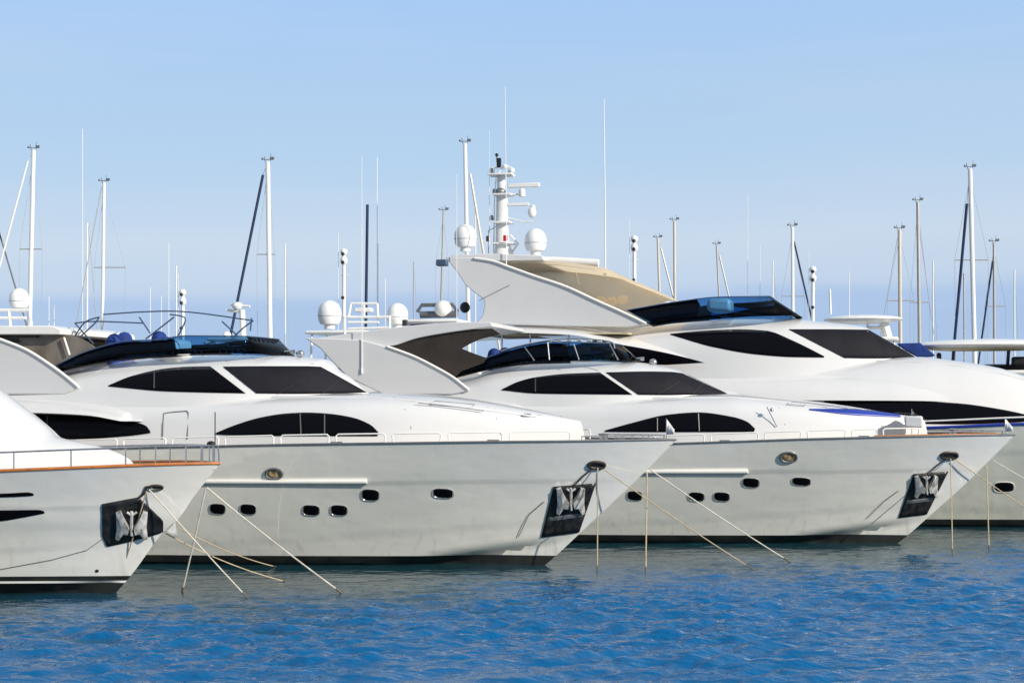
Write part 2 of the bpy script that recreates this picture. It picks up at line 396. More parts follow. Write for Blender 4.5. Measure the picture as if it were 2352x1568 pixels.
def on_surface(fr, surf, u, v, out=0.02):
    p = fr.hit(u, v, surf)
    e = 0.04; g = lambda S, Z: float(surf(np.array([S]), np.array([Z]))[0])
    y0 = g(p[0], p[2]); ys = g(p[0]-e, p[2]); yz = g(p[0], p[2]-e)
    ds = (y0-ys)/e if ys >= 0 else 0; dz = (y0-yz)/e if yz >= 0 else 0
    ds = max(min(ds, 3), -3); dz = max(min(dz, 3), -3)
    n = np.array((-ds, 1.0, -dz), float); n /= np.linalg.norm(n); return p + n*out

def patch(name, fr, surf, top, bot, m, parent, nu=26, nv=6, out=0.02, thick=0.04, both=True, smooth=60, straight=False):
    """a pane following a curved side: traced top and bottom edge, given thickness; the far side gets its twin"""
    tu, bu = curve(top), curve(bot)
    if straight: tu, bu = (lambda q: np.interp(q, *zip(*top))), (lambda q: np.interp(q, *zip(*bot)))
    u0 = max(top[0][0], bot[0][0]); u1 = min(top[-1][0], bot[-1][0])
    g = []
    for i in range(nu+1):
        t = i/nu; t = 0.5-0.5*cos(pi*t); ut = top[0][0]+(top[-1][0]-top[0][0])*t; ub = bot[0][0]+(bot[-1][0]-bot[0][0])*t
        vt = float(tu(ut)); vb = float(bu(ub))
        g.append([on_surface(fr, surf, ut+(ub-ut)*j/nv, vt+(vb-vt)*j/nv, out) for j in range(nv+1)])
    objs = []
    for side in ((1, -1) if both else (1,)):
        v = []; f = []
        for col in g:
            for p in col: v.append((p[0], -side*p[1], p[2]))
        for p_ in range(nu):
            for j in range(nv):
                a = p_*(nv+1)+j; q = (a, a+1, a+nv+2, a+nv+1); f.append(q if side > 0 else q[::-1])
        objs.append(mesh_obj(name, v, f, m, parent, smooth=smooth, solid=thick, offset=-1))
    return objs

def poly_patch(name, fr, surf, quad, m, parent, n=10, out=0.02, thick=0.05, both=True):
    """four-cornered plate on a curved side, corners in order top-left, top-right, bottom-right, bottom-left (pixels)"""
    a, b, c, d = [np.array(q, float) for q in quad]; g = []
    for i in range(n+1):
        t = i/n; p, q = a+(b-a)*t, d+(c-d)*t
        g.append([on_surface(fr, surf, *(p+(q-p)*j/n), out) for j in range(n+1)])
    r = []
    for side in ((1, -1) if both else (1,)):
        v = [(p[0], -side*p[1], p[2]) for col in g for p in col]; f = []
        for i in range(n):
            for j in range(n):
                k = i*(n+1)+j; qd = (k, k+1, k+n+2, k+n+1); f.append(qd if side > 0 else qd[::-1])
        r.append(mesh_obj(name, v, f, m, parent, solid=thick))
    return r

def oval(name, fr, surf, u, v, ru, rv, m, parent, out=0.015, thick=0.04, e=3.0, seg=28, rim=None, tilt=0.0):
    """rounded port light: glass, and a raised rim ring as its part"""
    def ringpts(k, o):
        r = []
        for i in range(seg):
            a = 2*pi*i/seg; x = np.sign(cos(a))*abs(cos(a))**(2/e)*ru*k; y = np.sign(sin(a))*abs(sin(a))**(2/e)*rv*k
            r.append(on_surface(fr, surf, u+x, v+y+tilt*x, o))
        return r
    c = on_surface(fr, surf, u, v, out); R = ringpts(1, out); Rm = ringpts(.5, out); res = []
    for side in (1, -1):
        vv = [(p[0], -side*p[1], p[2]) for p in [c]+Rm+R]; f = []
        for i in range(seg):
            j = (i+1) % seg
            q3 = (0, 1+j, 1+i); q4 = (1+i, 1+j, 1+seg+j, 1+seg+i)
            f += [q3 if side > 0 else q3[::-1], q4 if side > 0 else q4[::-1]]
        g = mesh_obj(name, vv, f, m, parent, solid=thick, smooth=60)
        if rim:
            b = MB(); P = [(p[0], -side*p[1], p[2]) for p in ringpts(1.08, out+.005)]; b.tube(P+P[:2], rim[1], 6); b.build('rim', rim[0], g)
        res.append(g)
    return res

def panel(name, fr, px, y, thick, m, parent, both=True, bevel=0.03, lean=0.0, zref=5.0):
    """flat side panel traced in its own vertical plane y = const, thick and bevelled (mirrored on the far side)"""
    P = [fr.plane(u, v, y) for u, v in px]; r = []
    for side in ((1, -1) if both else (1,)):
        v = []; n = len(P)
        for t in (0, -thick):
            for p in P:
                yy = y + t + lean*(p[2]-zref); v.append((p[0], -side*yy, p[2]))
        f = [tuple(range(n)), tuple(range(n, 2*n))[::-1]] + [(i, n+i, n+(i+1) % n, (i+1) % n) for i in range(n)]
        r.append(mesh_obj(name, v, f, m, parent, smooth=30, bevel=bevel))
    return r
def slab(name, fr, px, y, m, parent, bevel=0.05, y2=None):
    """a traced side outline carried right across the boat from +y to -y"""
    P = [fr.plane(u, v, y) for u, v in px]; n = len(P); y2 = -y if y2 is None else y2
    v = [(p[0], -y, p[2]) for p in P] + [(p[0], -y2, p[2]) for p in P]
    f = [tuple(range(n)), tuple(range(n, 2*n))[::-1]] + [(i, n+i, n+(i+1) % n, (i+1) % n) for i in range(n)]
    return mesh_obj(name, v, f, m, parent, smooth=30, bevel=bevel)
def smooth_px(pts, k=6, closed=False):
    """Catmull-Rom through pixel points"""
    p = [np.array(q, float) for q in pts]; n = len(p); out = []
    for i in range(n-1):
        a = p[max(i-1, 0)]; b = p[i]; c = p[i+1]; d = p[min(i+2, n-1)]
        for j in range(k):
            t = j/k; out.append(tuple(.5*((2*b)+(c-a)*t+(2*a-5*b+4*c-d)*t*t+(3*b-a-3*c+d)*t**3)))
    out.append(tuple(p[-1])); return out
def radome(parent, c, R, name='satellite_dome'):
    prof = [(R*.45, -R*1.35), (R*.45, -R*1.0), (R*.8, -R*.92), (R*.95, -R*.6), (R, -R*.25)] + [(max(.002, R*cos(a)), R*sin(a)*1.08) for a in np.linspace(0, pi/2, 10)]
    d = MB().lathe(c, prof, 28).build(name, 'alu', parent, smooth=50)
    b = MB().lathe((c[0], c[1], c[2]), [(R*.995, -R*.30), (R*1.012, -R*.28), (R*1.012, -R*.24), (R*.995, -R*.22)], 28); b.build('seam_band', 'wire', d)
    return d
def mast_lights(b, p, n=3): pass

def flyscreen(name, fr, bot_px, top_px, y, nose_u, m, parent, front_len=1.6, thick=0.02):
    """wrap-round windscreen: along the near side then round the front and back along the far side"""
    tb, tt = curve(bot_px), curve(top_px); u0, u1 = bot_px[0][0], bot_px[-1][0]; us = np.linspace(u0, u1, 30)
    pts = []
    for u in us:
        k = (u-u0)/(u1-u0); sink = 8*(1-k); yy = y*(1-max(0, (k-.55)/.45)**2.5*.35)
        pts.append((fr.plane(u, float(tb(u))+sink, yy), fr.plane(top_px[0][0]+(top_px[-1][0]-top_px[0][0])*k, float(tt(top_px[0][0]+(top_px[-1][0]-top_px[0][0])*k)), yy-.12)))
    lo, hi = pts[-1]; ring = pts[:]
    y1 = lo[1]
    for a in np.linspace(0, pi/2, 8)[1:]:
        ring.append((np.array((lo[0]+front_len*.2*sin(a), y1*cos(a), lo[2])), np.array((hi[0]+front_len*.05*sin(a), max(hi[1], 0)*cos(a), hi[2]))))
    full = [(L(a), L(b)) for a, b in ring] + [((a[0], a[1], a[2]), (b[0], b[1], b[2])) for a, b in ring[::-1][1:]]
    v = [q for pr in full for q in pr]; f = [(2*i, 2*i+2, 2*i+3, 2*i+1) for i in range(len(full)-1)]
    o = mesh_obj(name, v, f, m, parent, smooth=60, solid=thick)
    t = MB().tube([pr[1] for pr in full], 0.02, 6); t.build('top_trim', 'tube', o)
    return o

def anchor(fr, surf, parent, u, v, w, h, out=0.12):
    """stowed bow anchor: two broad flukes spread like wings, short shank and crown"""
    def P(x, y, o=out): return L(on_surface(fr, surf, u+x*w, v+y*h, o))
    b = MB()
    for sg in (-1, 1):
        pts = [(.98,-.85),(.70,-.95),(.40,-.35),(.14,.02),(.22,.42),(.50,.40),(.80,.88),(1.0,.80),(.92,.1)]
        o = [P(sg*x, y, out+.10*(1-abs(x))) for x, y in pts]; i_ = [P(sg*x, y, out-.07) for x, y in pts]; n = len(pts); c = P(sg*.62, -.05, out+.07)
        f = [(2*n, k, (k+1) % n) for k in range(n)] + [(k, n+k, n+(k+1) % n, (k+1) % n) for k in range(n)]
        b.add(o+i_+[c], f)
    root = b.build('anchor', 'galv', parent, smooth=15)
    s = MB(); s.tube([P(0, -.95), P(0, .5, out+.04)], 0.035, 8); s.tube([P(-.3, -.92), P(0, -.7), P(.3, -.92)], .03, 8); s.build('shank', 'galv', root)
    return root

def rope(name, pts, r, m, label, sag=0.045, group='mooring lines running from the yacht bows to the water'):
    a, b = np.array(pts[0], float), np.array(pts[-1], float); n = 14
    P = []
    for i in range(n+1):
        t = i/n; p = a+(b-a)*t; p[2] -= sag*4*t*(1-t); P.append(p)
    o = MB().tube([tuple(p-a) for p in P], r, 7).build(name, m); o.location = tuple(a)
    MB().tube([tuple(p-a) for p in P[-2:]], r*1.25, 7).build('weedy_end', 'weed', o)
    return tag(o, label, 'mooring line', group)
def waterpt(u, v):
    d = CH*FPX/(v-HYP); return at(u, v, d)

# ------------------------------------------------------------------ water
def make_water():
    def graded(lo, hi, step, far, g=1.12):
        a = list(np.arange(lo, hi, step)); d = step; x = hi
        while x < far: a.append(x); d *= g; x += d
        a.append(far); d = step; x = lo-step
        pre = []
        while x > -far: pre.append(x); d *= g; x -= d
        pre.append(-far); return np.array(pre[::-1]+a)
    xs = graded(-13, 16, 0.075, 5000); ys = graded(22, 54, 0.07, 5000)
    X, Y = np.meshgrid(xs, ys); Z = np.zeros_like(X); rng = np.random.RandomState(3)
    for i in range(70):
        lam = 0.24*(1.7/0.24)**rng.rand(); th = radians(98)+rng.normal(0, .5); k = 2*pi/lam
        amp = 0.0022*lam**0.62; ph = rng.rand()*2*pi
        q = k*(cos(th)*X+sin(th)*Y)+ph + 0.8*np.sin(0.35*X+0.22*Y+ph)
        Z += amp*np.sin(q)
    Z = Z + 1.2*np.clip(Z, -.1, .1)*np.abs(Z)*4          # sharper crests, flatter troughs
    big = 0.5+0.5*np.clip((np.sin(.31*X+.9)*np.sin(.23*Y+.4*X)+.6*np.sin(.11*X-.35*Y)), -1, 1)
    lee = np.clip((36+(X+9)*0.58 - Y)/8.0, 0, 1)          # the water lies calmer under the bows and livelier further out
    Z *= (0.7+0.7*big)*(0.36+2.5*lee)
    Z *= np.exp(-np.maximum(0, np.hypot(X, Y-38)-24)/12)
    ny, nx = X.shape; v = np.stack([X, Y, Z], -1).reshape(-1, 3)
    me = bpy.data.meshes.new('water'); idx = np.arange(ny*nx).reshape(ny, nx)
    f = np.stack([idx[:-1,:-1], idx[:-1,1:], idx[1:,1:], idx[1:,:-1]], -1).reshape(-1, 4)
    me.vertices.add(len(v)); me.vertices.foreach_set('co', v.ravel().astype(np.float32))
    me.loops.add(f.size); me.loops.foreach_set('vertex_index', f.ravel().astype(np.int32))
    me.polygons.add(len(f)); me.polygons.foreach_set('loop_start', (np.arange(len(f))*4).astype(np.int32))
    me.polygons.foreach_set('loop_total', np.full(len(f), 4, np.int32)); me.update(calc_edges=True); me.validate()
    me.polygons.foreach_set('use_smooth', np.ones(len(f), bool))
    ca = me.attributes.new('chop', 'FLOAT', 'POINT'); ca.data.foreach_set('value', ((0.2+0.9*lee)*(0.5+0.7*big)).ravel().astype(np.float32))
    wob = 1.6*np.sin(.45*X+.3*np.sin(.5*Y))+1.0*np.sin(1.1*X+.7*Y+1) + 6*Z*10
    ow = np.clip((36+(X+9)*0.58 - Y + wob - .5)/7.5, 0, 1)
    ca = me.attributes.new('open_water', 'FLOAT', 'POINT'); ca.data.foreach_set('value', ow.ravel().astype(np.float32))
    m = bpy.data.materials.new('sea_water'); m.use_nodes = True; t = m.node_tree; b = t.nodes['Principled BSDF']
    b.inputs['Base Color'].default_value = (0.0, 0.065, 0.19, 1); b.inputs['Roughness'].default_value = 0.04
    b.inputs['IOR'].default_value = 1.33; b.inputs['Specular IOR Level'].default_value = 1.0
    tcn = t.nodes.new('ShaderNodeTexCoord'); mp_ = t.nodes.new('ShaderNodeMapping'); mp_.inputs['Scale'].default_value = (0.62, 1.5, 1)
    n = t.nodes.new('ShaderNodeTexNoise'); n.inputs['Scale'].default_value = 5.0; n.inputs['Detail'].default_value = 3; n.inputs['Roughness'].default_value = .5
    bp = t.nodes.new('ShaderNodeBump'); bp.inputs['Distance'].default_value = 0.075
    at_ = t.nodes.new('ShaderNodeAttribute'); at_.attribute_name = 'chop'; t.links.new(at_.outputs['Fac'], bp.inputs['Strength'])
    # base colour darkened beside the hulls so their reflections show, bluer further out
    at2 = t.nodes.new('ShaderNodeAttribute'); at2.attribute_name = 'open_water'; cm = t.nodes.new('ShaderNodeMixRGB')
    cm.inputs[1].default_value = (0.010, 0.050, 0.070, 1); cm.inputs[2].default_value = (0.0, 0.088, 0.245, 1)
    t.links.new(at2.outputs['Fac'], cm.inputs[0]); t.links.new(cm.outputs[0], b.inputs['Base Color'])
    ct = t.nodes.new('ShaderNodeMixRGB'); ct.inputs[1].default_value = (1, 1, 1, 1); ct.inputs[2].default_value = (0.45, 0.82, 1.0, 1)  # sky reflections coloured azure away from the hulls, left untinted beside them
    t.links.new(at2.outputs['Fac'], ct.inputs[0]); t.links.new(ct.outputs[0], b.inputs['Specular Tint'])
    t.links.new(tcn.outputs['Object'], mp_.inputs[0]); t.links.new(mp_.outputs[0], n.inputs['Vector'])
    t.links.new(n.outputs['Fac'], bp.inputs['Height']); t.links.new(bp.outputs[0], b.inputs['Normal'])
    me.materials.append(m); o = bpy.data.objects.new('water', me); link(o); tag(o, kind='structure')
make_water()

# ------------------------------------------------------------------ shared yacht pieces
YG = 'white motor yachts moored side by side'
def yroot(fr, label):
    r = empty('motor_yacht', (fr.P[0], fr.P[1], 0), -fr.th); return tag(r, label, 'yacht', YG)
def frame_from_px(u, v):
    p = waterpt(u, v); return Frame(p[:2])

def low_rail(h, root, segs, q_end, r=0.022, hgt=0.26, m='trim'):
    """low bow rail: long looped bars each standing on two feet"""
    for q0, q1 in segs:
        for side in (1, -1):
            a = MB(); n = 8; pts = [h.edge(q0+.02, .16, 0.0, side), h.edge(q0, .16, hgt*.8, side), h.edge(q0+.06, .16, hgt, side)]
            pts += [h.edge(q0+(q1-q0)*(i/n), .16, hgt, side) for i in range(1, n)]
            pts += [h.edge(q1-.06, .16, hgt, side), h.edge(q1, .16, hgt*.8, side), h.edge(q1-.02, .16, 0.0, side)]
            a.tube(pts, r, 6).build('guard_rail', m, root)

def flag_staff(fr_or_loc, parent, base, hgt, m_flag='trim', lean=0.0, flip=1):
    b = MB().tube([base, (base[0]+lean, base[1], base[2]+hgt)], 0.012, 6).build('flag_staff', 'steel', parent)
    x, y, z = base; x += lean; v = []
    n = 8
    for i in range(n+1):
        t = i/n; wv = 0.04*sin(4*t+1); hh = (0.42-.3*t)
        v += [(x+flip*t*.22, y+wv, z+hgt-.02-.28*t), (x+flip*t*.22, y+wv, z+hgt-.02-hh-.28*t)]
    f = [(2*i, 2*i+1, 2*i+3, 2*i+2) for i in range(n)]
    mesh_obj('pennant', v, f, m_flag, b, solid=0.006)
    return b

def fly_seat(parent, fr, u, v, y, w=.3, h=.5):
    p = L(fr.plane(u, v, y)); b = MB()
    for dy in (0,):
        prof = [(.22, -h), (.25, -h*.6), (.24, -.12), (.2, .02), (.12, .1), (.01, .13)]
        b.lathe(p, prof, 16, sx=w/.25, sy=1.1)
    return b.build('covered_helm_seat', 'blue', parent, smooth=60)

# ------------------------------------------------------------------ the two sister yachts with arched windows
def sister(cfg, label):
    fr = frame_from_px(*cfg['stem'][-1]); root = yroot(fr, label)
    h = Hull(fr, cfg['stem'], cfg['sheer'], Bs=3.3, Bw=2.8, Ls=11.5, Lw=15, boot=0.19, length=27)
    rows = [0, .04, .08, .12, .16, .2, .24, .27, .3, .33, .36, .4, .45, .5, .55, .6, .63, .65, .67, .69, .72, .76, .82, .88, .94, 1.0]
    hull = h.loft('hull', 'hull', root, .27, rows)
    h.loft('antifouling', 'black', root, -0.7, [0, .3, .6, .8, 1.0], fixtop=.268)
    h.deck(root); h.sheer_tube('cap_rail', cfg['cap'], root, 0.028, 0, 24, -0.01, 0.012)
    if cfg.get('teak'): h.sheer_tube('teak_cap', 'teak', root, 0.02, .5, cfg['teak'], 0.0, 0.05)
    S = lambda s_, z_: h.half(s_, z_)
    # rub rail
    for side_obj in patch('rub_rail', fr, S, cfg['rub'][0], cfg['rub'][1], 'trim', hull, nu=24, nv=2, out=0.07, thick=.07): pass
    for (u, v, ru, rv) in cfg['ports']: oval('porthole', fr, S, u, v, ru, rv, 'glass', hull, out=.012, rim=('steel', .008), e=3.2, tilt=.06)
    for (u, v) in cfg['lamp']:
        g = oval('fairlead', fr, S, u, v, 17, 10.5, 'lens', hull, out=.02, rim=('greysteel', .035), e=2.4)
    # hawse hole at the bow
    u, v = cfg['hawse']; oval('hawse_hole', fr, S, u, v, 17, 7, 'black2', hull, out=.02, rim=('darksteel', .045), e=2.2)
    # anchor pocket
    a, b, c, d = cfg['pocket']
    pk = poly_patch('anchor_pocket', fr, S, (a, b, c, d), 'pocket', hull, n=10, out=.035, thick=.06)[0]
    a_, b_, c_, d_ = [np.array(q, float) for q in (a, b, c, d)]
    t0, t1 = .60, .68
    poly_patch('scuff_plate', fr, S, (a_+(d_-a_)*t0+(4,0), b_+(c_-b_)*t0+(-5,0), b_+(c_-b_)*t1+(-5,0), a_+(d_-a_)*t1+(4,0)), 'greysteel', pk, n=6, out=.045, thick=.03)
    ctr = (a_+b_+(c_+d_)*.0)/2+((c_+d_)/2-(a_+b_)/2)*.30
    anchor(fr, S, pk, ctr[0], ctr[1], cfg['aw'], cfg['aw']*1.02)
    # main house
    T1 = Tier(fr, cfg['t1'], 2.85, 7.8, base=h.ztip-.55, m=8, n=2.6, tum=.11, p=2.0, nose_px=cfg['t1nose'], ref=.72)
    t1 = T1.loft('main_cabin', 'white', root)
    patch('side_window', fr, T1.surf, cfg['w1'][0], cfg['w1'][1], 'glass', t1, nu=34)
    if 'wa' in cfg: patch('side_window', fr, T1.surf, cfg['wa'][0], cfg['wa'][1], 'glass', t1, nu=34)
    # pilothouse
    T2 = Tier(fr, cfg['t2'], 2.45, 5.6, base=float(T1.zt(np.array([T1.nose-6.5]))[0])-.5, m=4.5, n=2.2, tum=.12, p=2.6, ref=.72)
    t2 = T2.loft('pilothouse', 'white', root)
    patch('side_window', fr, T2.surf, cfg['w2'][0], cfg['w2'][1], 'glass', t2, nu=34)
    patch('windscreen', fr, T2.surf, cfg['ws'][0], cfg['ws'][1], 'mesh_cover', t2, nu=26, nv=8, out=.025)
    # waist moulding along the foot of the pilothouse
    fly = flyscreen('flybridge_windscreen', fr, cfg['fs'][0], cfg['fs'][1], 2.05, None, 'fly', root)
    MBs = MB()
    bb = cfg['fs'][0]; lo = curve(bb)
    # dark inner coaming behind the aft part of the screen
    dk = [(u, float(lo(u))+9) for u in np.linspace(bb[0][0], cfg['dark'], 10)]; tp = curve(cfg['fs'][1])
    up = [(u, float(tp(u))+3) for u in np.linspace(cfg['dark']-8, bb[0][0]+6, 10)]
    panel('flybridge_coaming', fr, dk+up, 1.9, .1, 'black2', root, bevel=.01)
    return fr, root, h, T1, T2, t1, t2, fly

A_cfg = dict(
    stem=[(1553,1010),(1490,1075),(1376,1183),(1335,1221),(1273,1279),(1252,1297)],
    sheer=[(1500,1010.5),(1358,1013),(1150,1015),(919,1018),(700,1021),(505,1025),(300,1029),(0,1036)], cap='greytrim',
    rub=([(440,1101),(600,1101),(842,1100)],[(440,1109),(600,1109),(844,1110)]),
    ports=[(500,1168,17,11),(570,1169,17,11),(715,1171,18,11),(779,1171,18,11),(851,1136,19,12),(1018,1132,22,10)],
    lamp=[(630,1087)], hawse=(1370,1067),
    pocket=[(1271,1117),(1368,1109),(1330,1221),(1243,1233)], aw=33,
    t1=[(-250,900),(0,901),(200,903),(500,905),(840,902),(950,906),(1050,916),(1150,932),(1230,946),(1310,962),(1334,968),(1341,1000)],
    t1nose=(1342,1000),
    w1=([(496,994),(543,975),(602,958),(660,949.5),(705,947.5),(748,949.5),(807,958),(851,975),(869,992)],[(497,997),(560,1000),(700,1000.5),(867,1001)]),
    wa=([(-60,948),(40,950),(150,953),(250,960),(310,969),(335,977),(345,990)],[(-60,990),(40,1001),(110,1008),(170,1008),(300,1000),(345,994)]),
    t2=[(-260,900),(0,868),(135,848),(200,832),(300,818),(400,812),(500,811),(600,813),(700,821),(734,827),(742,840),(790,866),(846,902)],
    w2=([(250,885),(300,865),(375,848),(430,843),(483,842)],[(250,887),(375,898),(470,901),(564,903)]),
    ws=([(513,843),(620,842),(700,842),(736,843)],[(589,903),(680,904),(780,903),(842,901)]),
    fs=([(130,846),(200,830),(300,816),(400,810),(500,809),(588,812)],[(130,838),(200,806),(293,783),(363,780),(425,771),(563,772)]), dark=405)
frA, rA, hA, T1A, T2A, t1A, t2A, flyA = sister(A_cfg, 'white yacht in the middle with a folded blue bimini frame on top')

B_cfg = dict(
    stem=[(2331,999),(2212,1116),(2133,1186),(2088,1226),(2062,1247)],
    sheer=[(2280,999.5),(2130,1002),(1875,1008),(1700,1014),(1550,1019),(1350,1024),(1100,1030)], cap='greytrim', teak=4.2,
    rub=([(1380,1080),(1600,1078),(1716,1077)],[(1380,1087),(1600,1086),(1719,1086)]),
    ports=[(1458,1138,16,10),(1600,1140,17,9.5),(1658,1140,17,9.5),(1725,1108,18,10),(1841,1105,20,8.5)],
    lamp=[(1811,1049)], hawse=(2180,1045),
    pocket=[(2098,1088),(2177,1082),(2128,1180),(2064,1188)], aw=27,
    t1=[(700,906),(1089,905),(1323,907),(1500,907),(1673,904),(1780,914),(1846,920),(1934,931),(2063,952),(2110,958),(2124,966),(2130,996)],
    t1nose=(2131,996),
    w1=([(1390,988),(1448,972),(1535,952),(1604,947),(1682,957),(1716,968),(1734,984)],[(1391,991),(1450,991.5),(1600,991.5),(1732,991)]),
    t2=[(820,905),(960,880),(1067,863),(1135,839),(1229,828),(1323,826),(1429,828),(1510,838),(1557,850),(1572,860),(1626,884),(1676,907)],
    w2=([(1153,894),(1190,877),(1229,867),(1300,859),(1378,856)],[(1153,896),(1229,903),(1350,905),(1452,906)]),
    ws=([(1392,856),(1480,854),(1540,855),(1566,858)],[(1466,906),(1540,907),(1620,906),(1672,906)]),
    fs=([(1037,861),(1135,838),(1229,827),(1323,825),(1429,826)],[(1035,854),(1104,826),(1198,795),(1260,785),(1401,788)]), dark=1310)
frB, rB, hB, T1B, T2B, t1B, t2B, flyB = sister(B_cfg, 'white yacht on the right with a blue cushion on its foredeck')

# rails
def q_of(fr, h, u, v):
    p = fr.plane(u, v, 2.0)
    for _ in range(12):
        y = float(h.half(np.array([p[0]]), np.array([p[2]]))[0])-.16; p = fr.plane(u, v, max(y, 0))
    return float(h.stem(p[2])) - p[0]
def segs_px(fr, h, us, v, gap=22):
    q = [q_of(fr, h, u, v) for u in us]; out = []
    for a, b in zip(q[:-1], q[1:]): out.append((min(a, b)+.09, max(a, b)-.09))
    return out
low_rail(hA, rA, segs_px(frA, hA, [1330,1175,1035,908,780,655,530,410,300,190,80,-30], 1000), 20)
low_rail(hB, rB, segs_px(frB, hB, [2130,2035,1965,1865,1770,1650,1540,1430,1320], 990), 20, r=.022)
# twin bow rails ahead of the cabin
for fr, h, root, u0, u1, v in ((frA, hA, rA, 1345, 1530, 1004), (frB, hB, rB, 2140, 2310, 992)):
    q0, q1 = q_of(fr, h, u1, v), q_of(fr, h, u0, v)
    b = MB()
    for side in (1, -1):
        b.tube([h.edge(q, .12, .13, side) for q in np.linspace(q0, q1, 12)], .018, 6)
        for q in np.linspace(q0, q1, 5): b.tube([h.edge(q, .12, 0, side), h.edge(q, .12, .13, side)], .014, 6)
    b.build('bow_rail', 'steel', root)
flag_staff(None, rA, tuple(np.array(hA.edge(.25, .1, 0))), .58, 'trim', 0.0, 1)
flag_staff(None, rB, tuple(np.array(hB.edge(.3, .1, 0))), .55, 'trim', 0.0, 1)
flag_staff(None, rB, tuple(np.array(hB.edge(3.1, .5, 0))), .85, 'black2', 0.0, 1)
# folded light staff on the farther sister
b = MB(); b.tube([L(on_surface(frB, T1B.surf, 1784, 980, .03)), L(on_surface(frB, T1B.surf, 1757, 945, .3))], .014, 6)
b.ball(L(on_surface(frB, T1B.surf, 1768, 950, .3)), .06); b.build('deck_light', 'steel', rB)

# door outline and waist moulding on A
def line_on(name, fr, surf, px, r, m, parent, out=.015, both=False):
    P = [on_surface(fr, surf, u, v, out) for u, v in px]
    b = MB(); b.tube([L(p) for p in P], r, 6)
    if both: b.tube([tuple(p) for p in P], r, 6)
    return b.build(name, m, parent)
line_on('boarding_gate', frA, T1A.surf, [(374,1008),(375,975),(377,949),(400,946),(430,944),(433,948),(431,1008)], .012, 'greytrim', t1A)
# bulging side moulding of the nearer sister (overhang above the aft window)
def moulding(name, fr, top, bot, w, root, taper=1.3, **k):
    T = Tier(fr, top, w, taper, bot_px=bot, m=2.2, n=2.0, tum=.10, p=2.2, ref=.98, nose_y=w, **k); return T, T.loft(name, 'white', root)
TmA, tmA = moulding('side_overhang', frA, [(-250,893),(0,897),(100,902),(200,914),(280,933),(330,950),(347,962)], [(-250,946),(0,946),(100,948),(200,953),(347,965)], 3.12, rA, 1.3)
TmB, tmB = moulding('side_overhang', frB, [(800,898),(1000,899),(1100,905),(1180,920),(1225,938)], [(800,935),(1000,936),(1100,938),(1225,941)], 3.12, rB, 1.3)
# foredeck cushion (B) and mouldings
patch('foredeck_cushion', frB, T1B.surf, [(1858,940),(1950,940),(2066,953)], [(1860,942),(1960,953),(2068,958)], 'bluetrim', t1B, nu=20, nv=3, out=.03, thick=.05)
oval('deck_vent', frA, T1A.surf, 1208, 954, 12, 3.5, 'greytrim', t1A, out=.02)
b = MB()
p = np.array(L(frB.plane(2098, 968, 1.0))); b.box(p, (.55, .7, .36)); b.build('foredeck_locker', 'white', rB, bevel=.06)

# aft wings, hardtops, domes
panel('flybridge_wing', frA, [(-260,760),(-100,764),(-40,770)]+smooth_px([(0,779),(60,803),(110,834),(150,863),(182,890)])+[(150,905),(-260,905)], 2.35, .16, 'white', rA, bevel=.05)
slab('hardtop', frA, [(-260,752),(0,748),(120,748),(140,756),(138,768),(100,768),(-260,768)], 2.2, 'trim', rA, bevel=.03)
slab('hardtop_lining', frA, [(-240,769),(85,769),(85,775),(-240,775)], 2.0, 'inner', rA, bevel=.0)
panel('side_screen', frA, smooth_px([(40,772),(140,768),(180,775),(215,795),(228,812)])+[(130,842),(90,822),(60,805)], 1.9, .03, 'greige', rA, bevel=0)
b = MB(); b.tube([L(frA.plane(147, 775, 2.0)), L(frA.plane(160, 815, 2.0))], .03, 6); b.build('hardtop_strut', 'trim', rA)
panel('flybridge_wing', frB, [(700,776),(740,776),(830,780)]+smooth_px([(890,796),(950,818),(1000,843),(1040,866),(1078,897)])+[(1040,905),(880,905),(800,868),(760,828),(735,800)], 2.35, .16, 'white', rB, bevel=.05)
slab('hardtop', frB, smooth_px([(724,777),(850,759),(960,746),(1050,740),(1128,740)])+smooth_px([(1132,750),(1040,762),(960,776),(910,792),(880,796)]), 2.2, 'white', rB, bevel=.04)
panel('side_screen', frB, smooth_px([(884,792),(930,780),(1000,766),(1060,758),(1130,754)])+smooth_px([(1150,768),(1100,780),(1062,799)])+smooth_px([(1062,801),(1090,812),(1118,822)])+[(1110,834),(1060,852),(1045,866),(1003,840),(950,815)], 2.1, .03, 'inner', rB, bevel=0, both=False)
for fr, root, y, e in ((frA, rA, 2.36, [(0,779),(60,803),(110,834),(150,863),(180,888)]), (frB, rB, 2.36, [(890,796),(950,818),(1000,843),(1040,866),(1077,895)])):
    P = [fr.plane(u, v, y) for u, v in smooth_px(e)]
    for sd_ in (1, -1): MB().tube([(p[0], -sd_*p[1], p[2]) for p in P], .045, 8).build('wing_edge', 'trim', root)

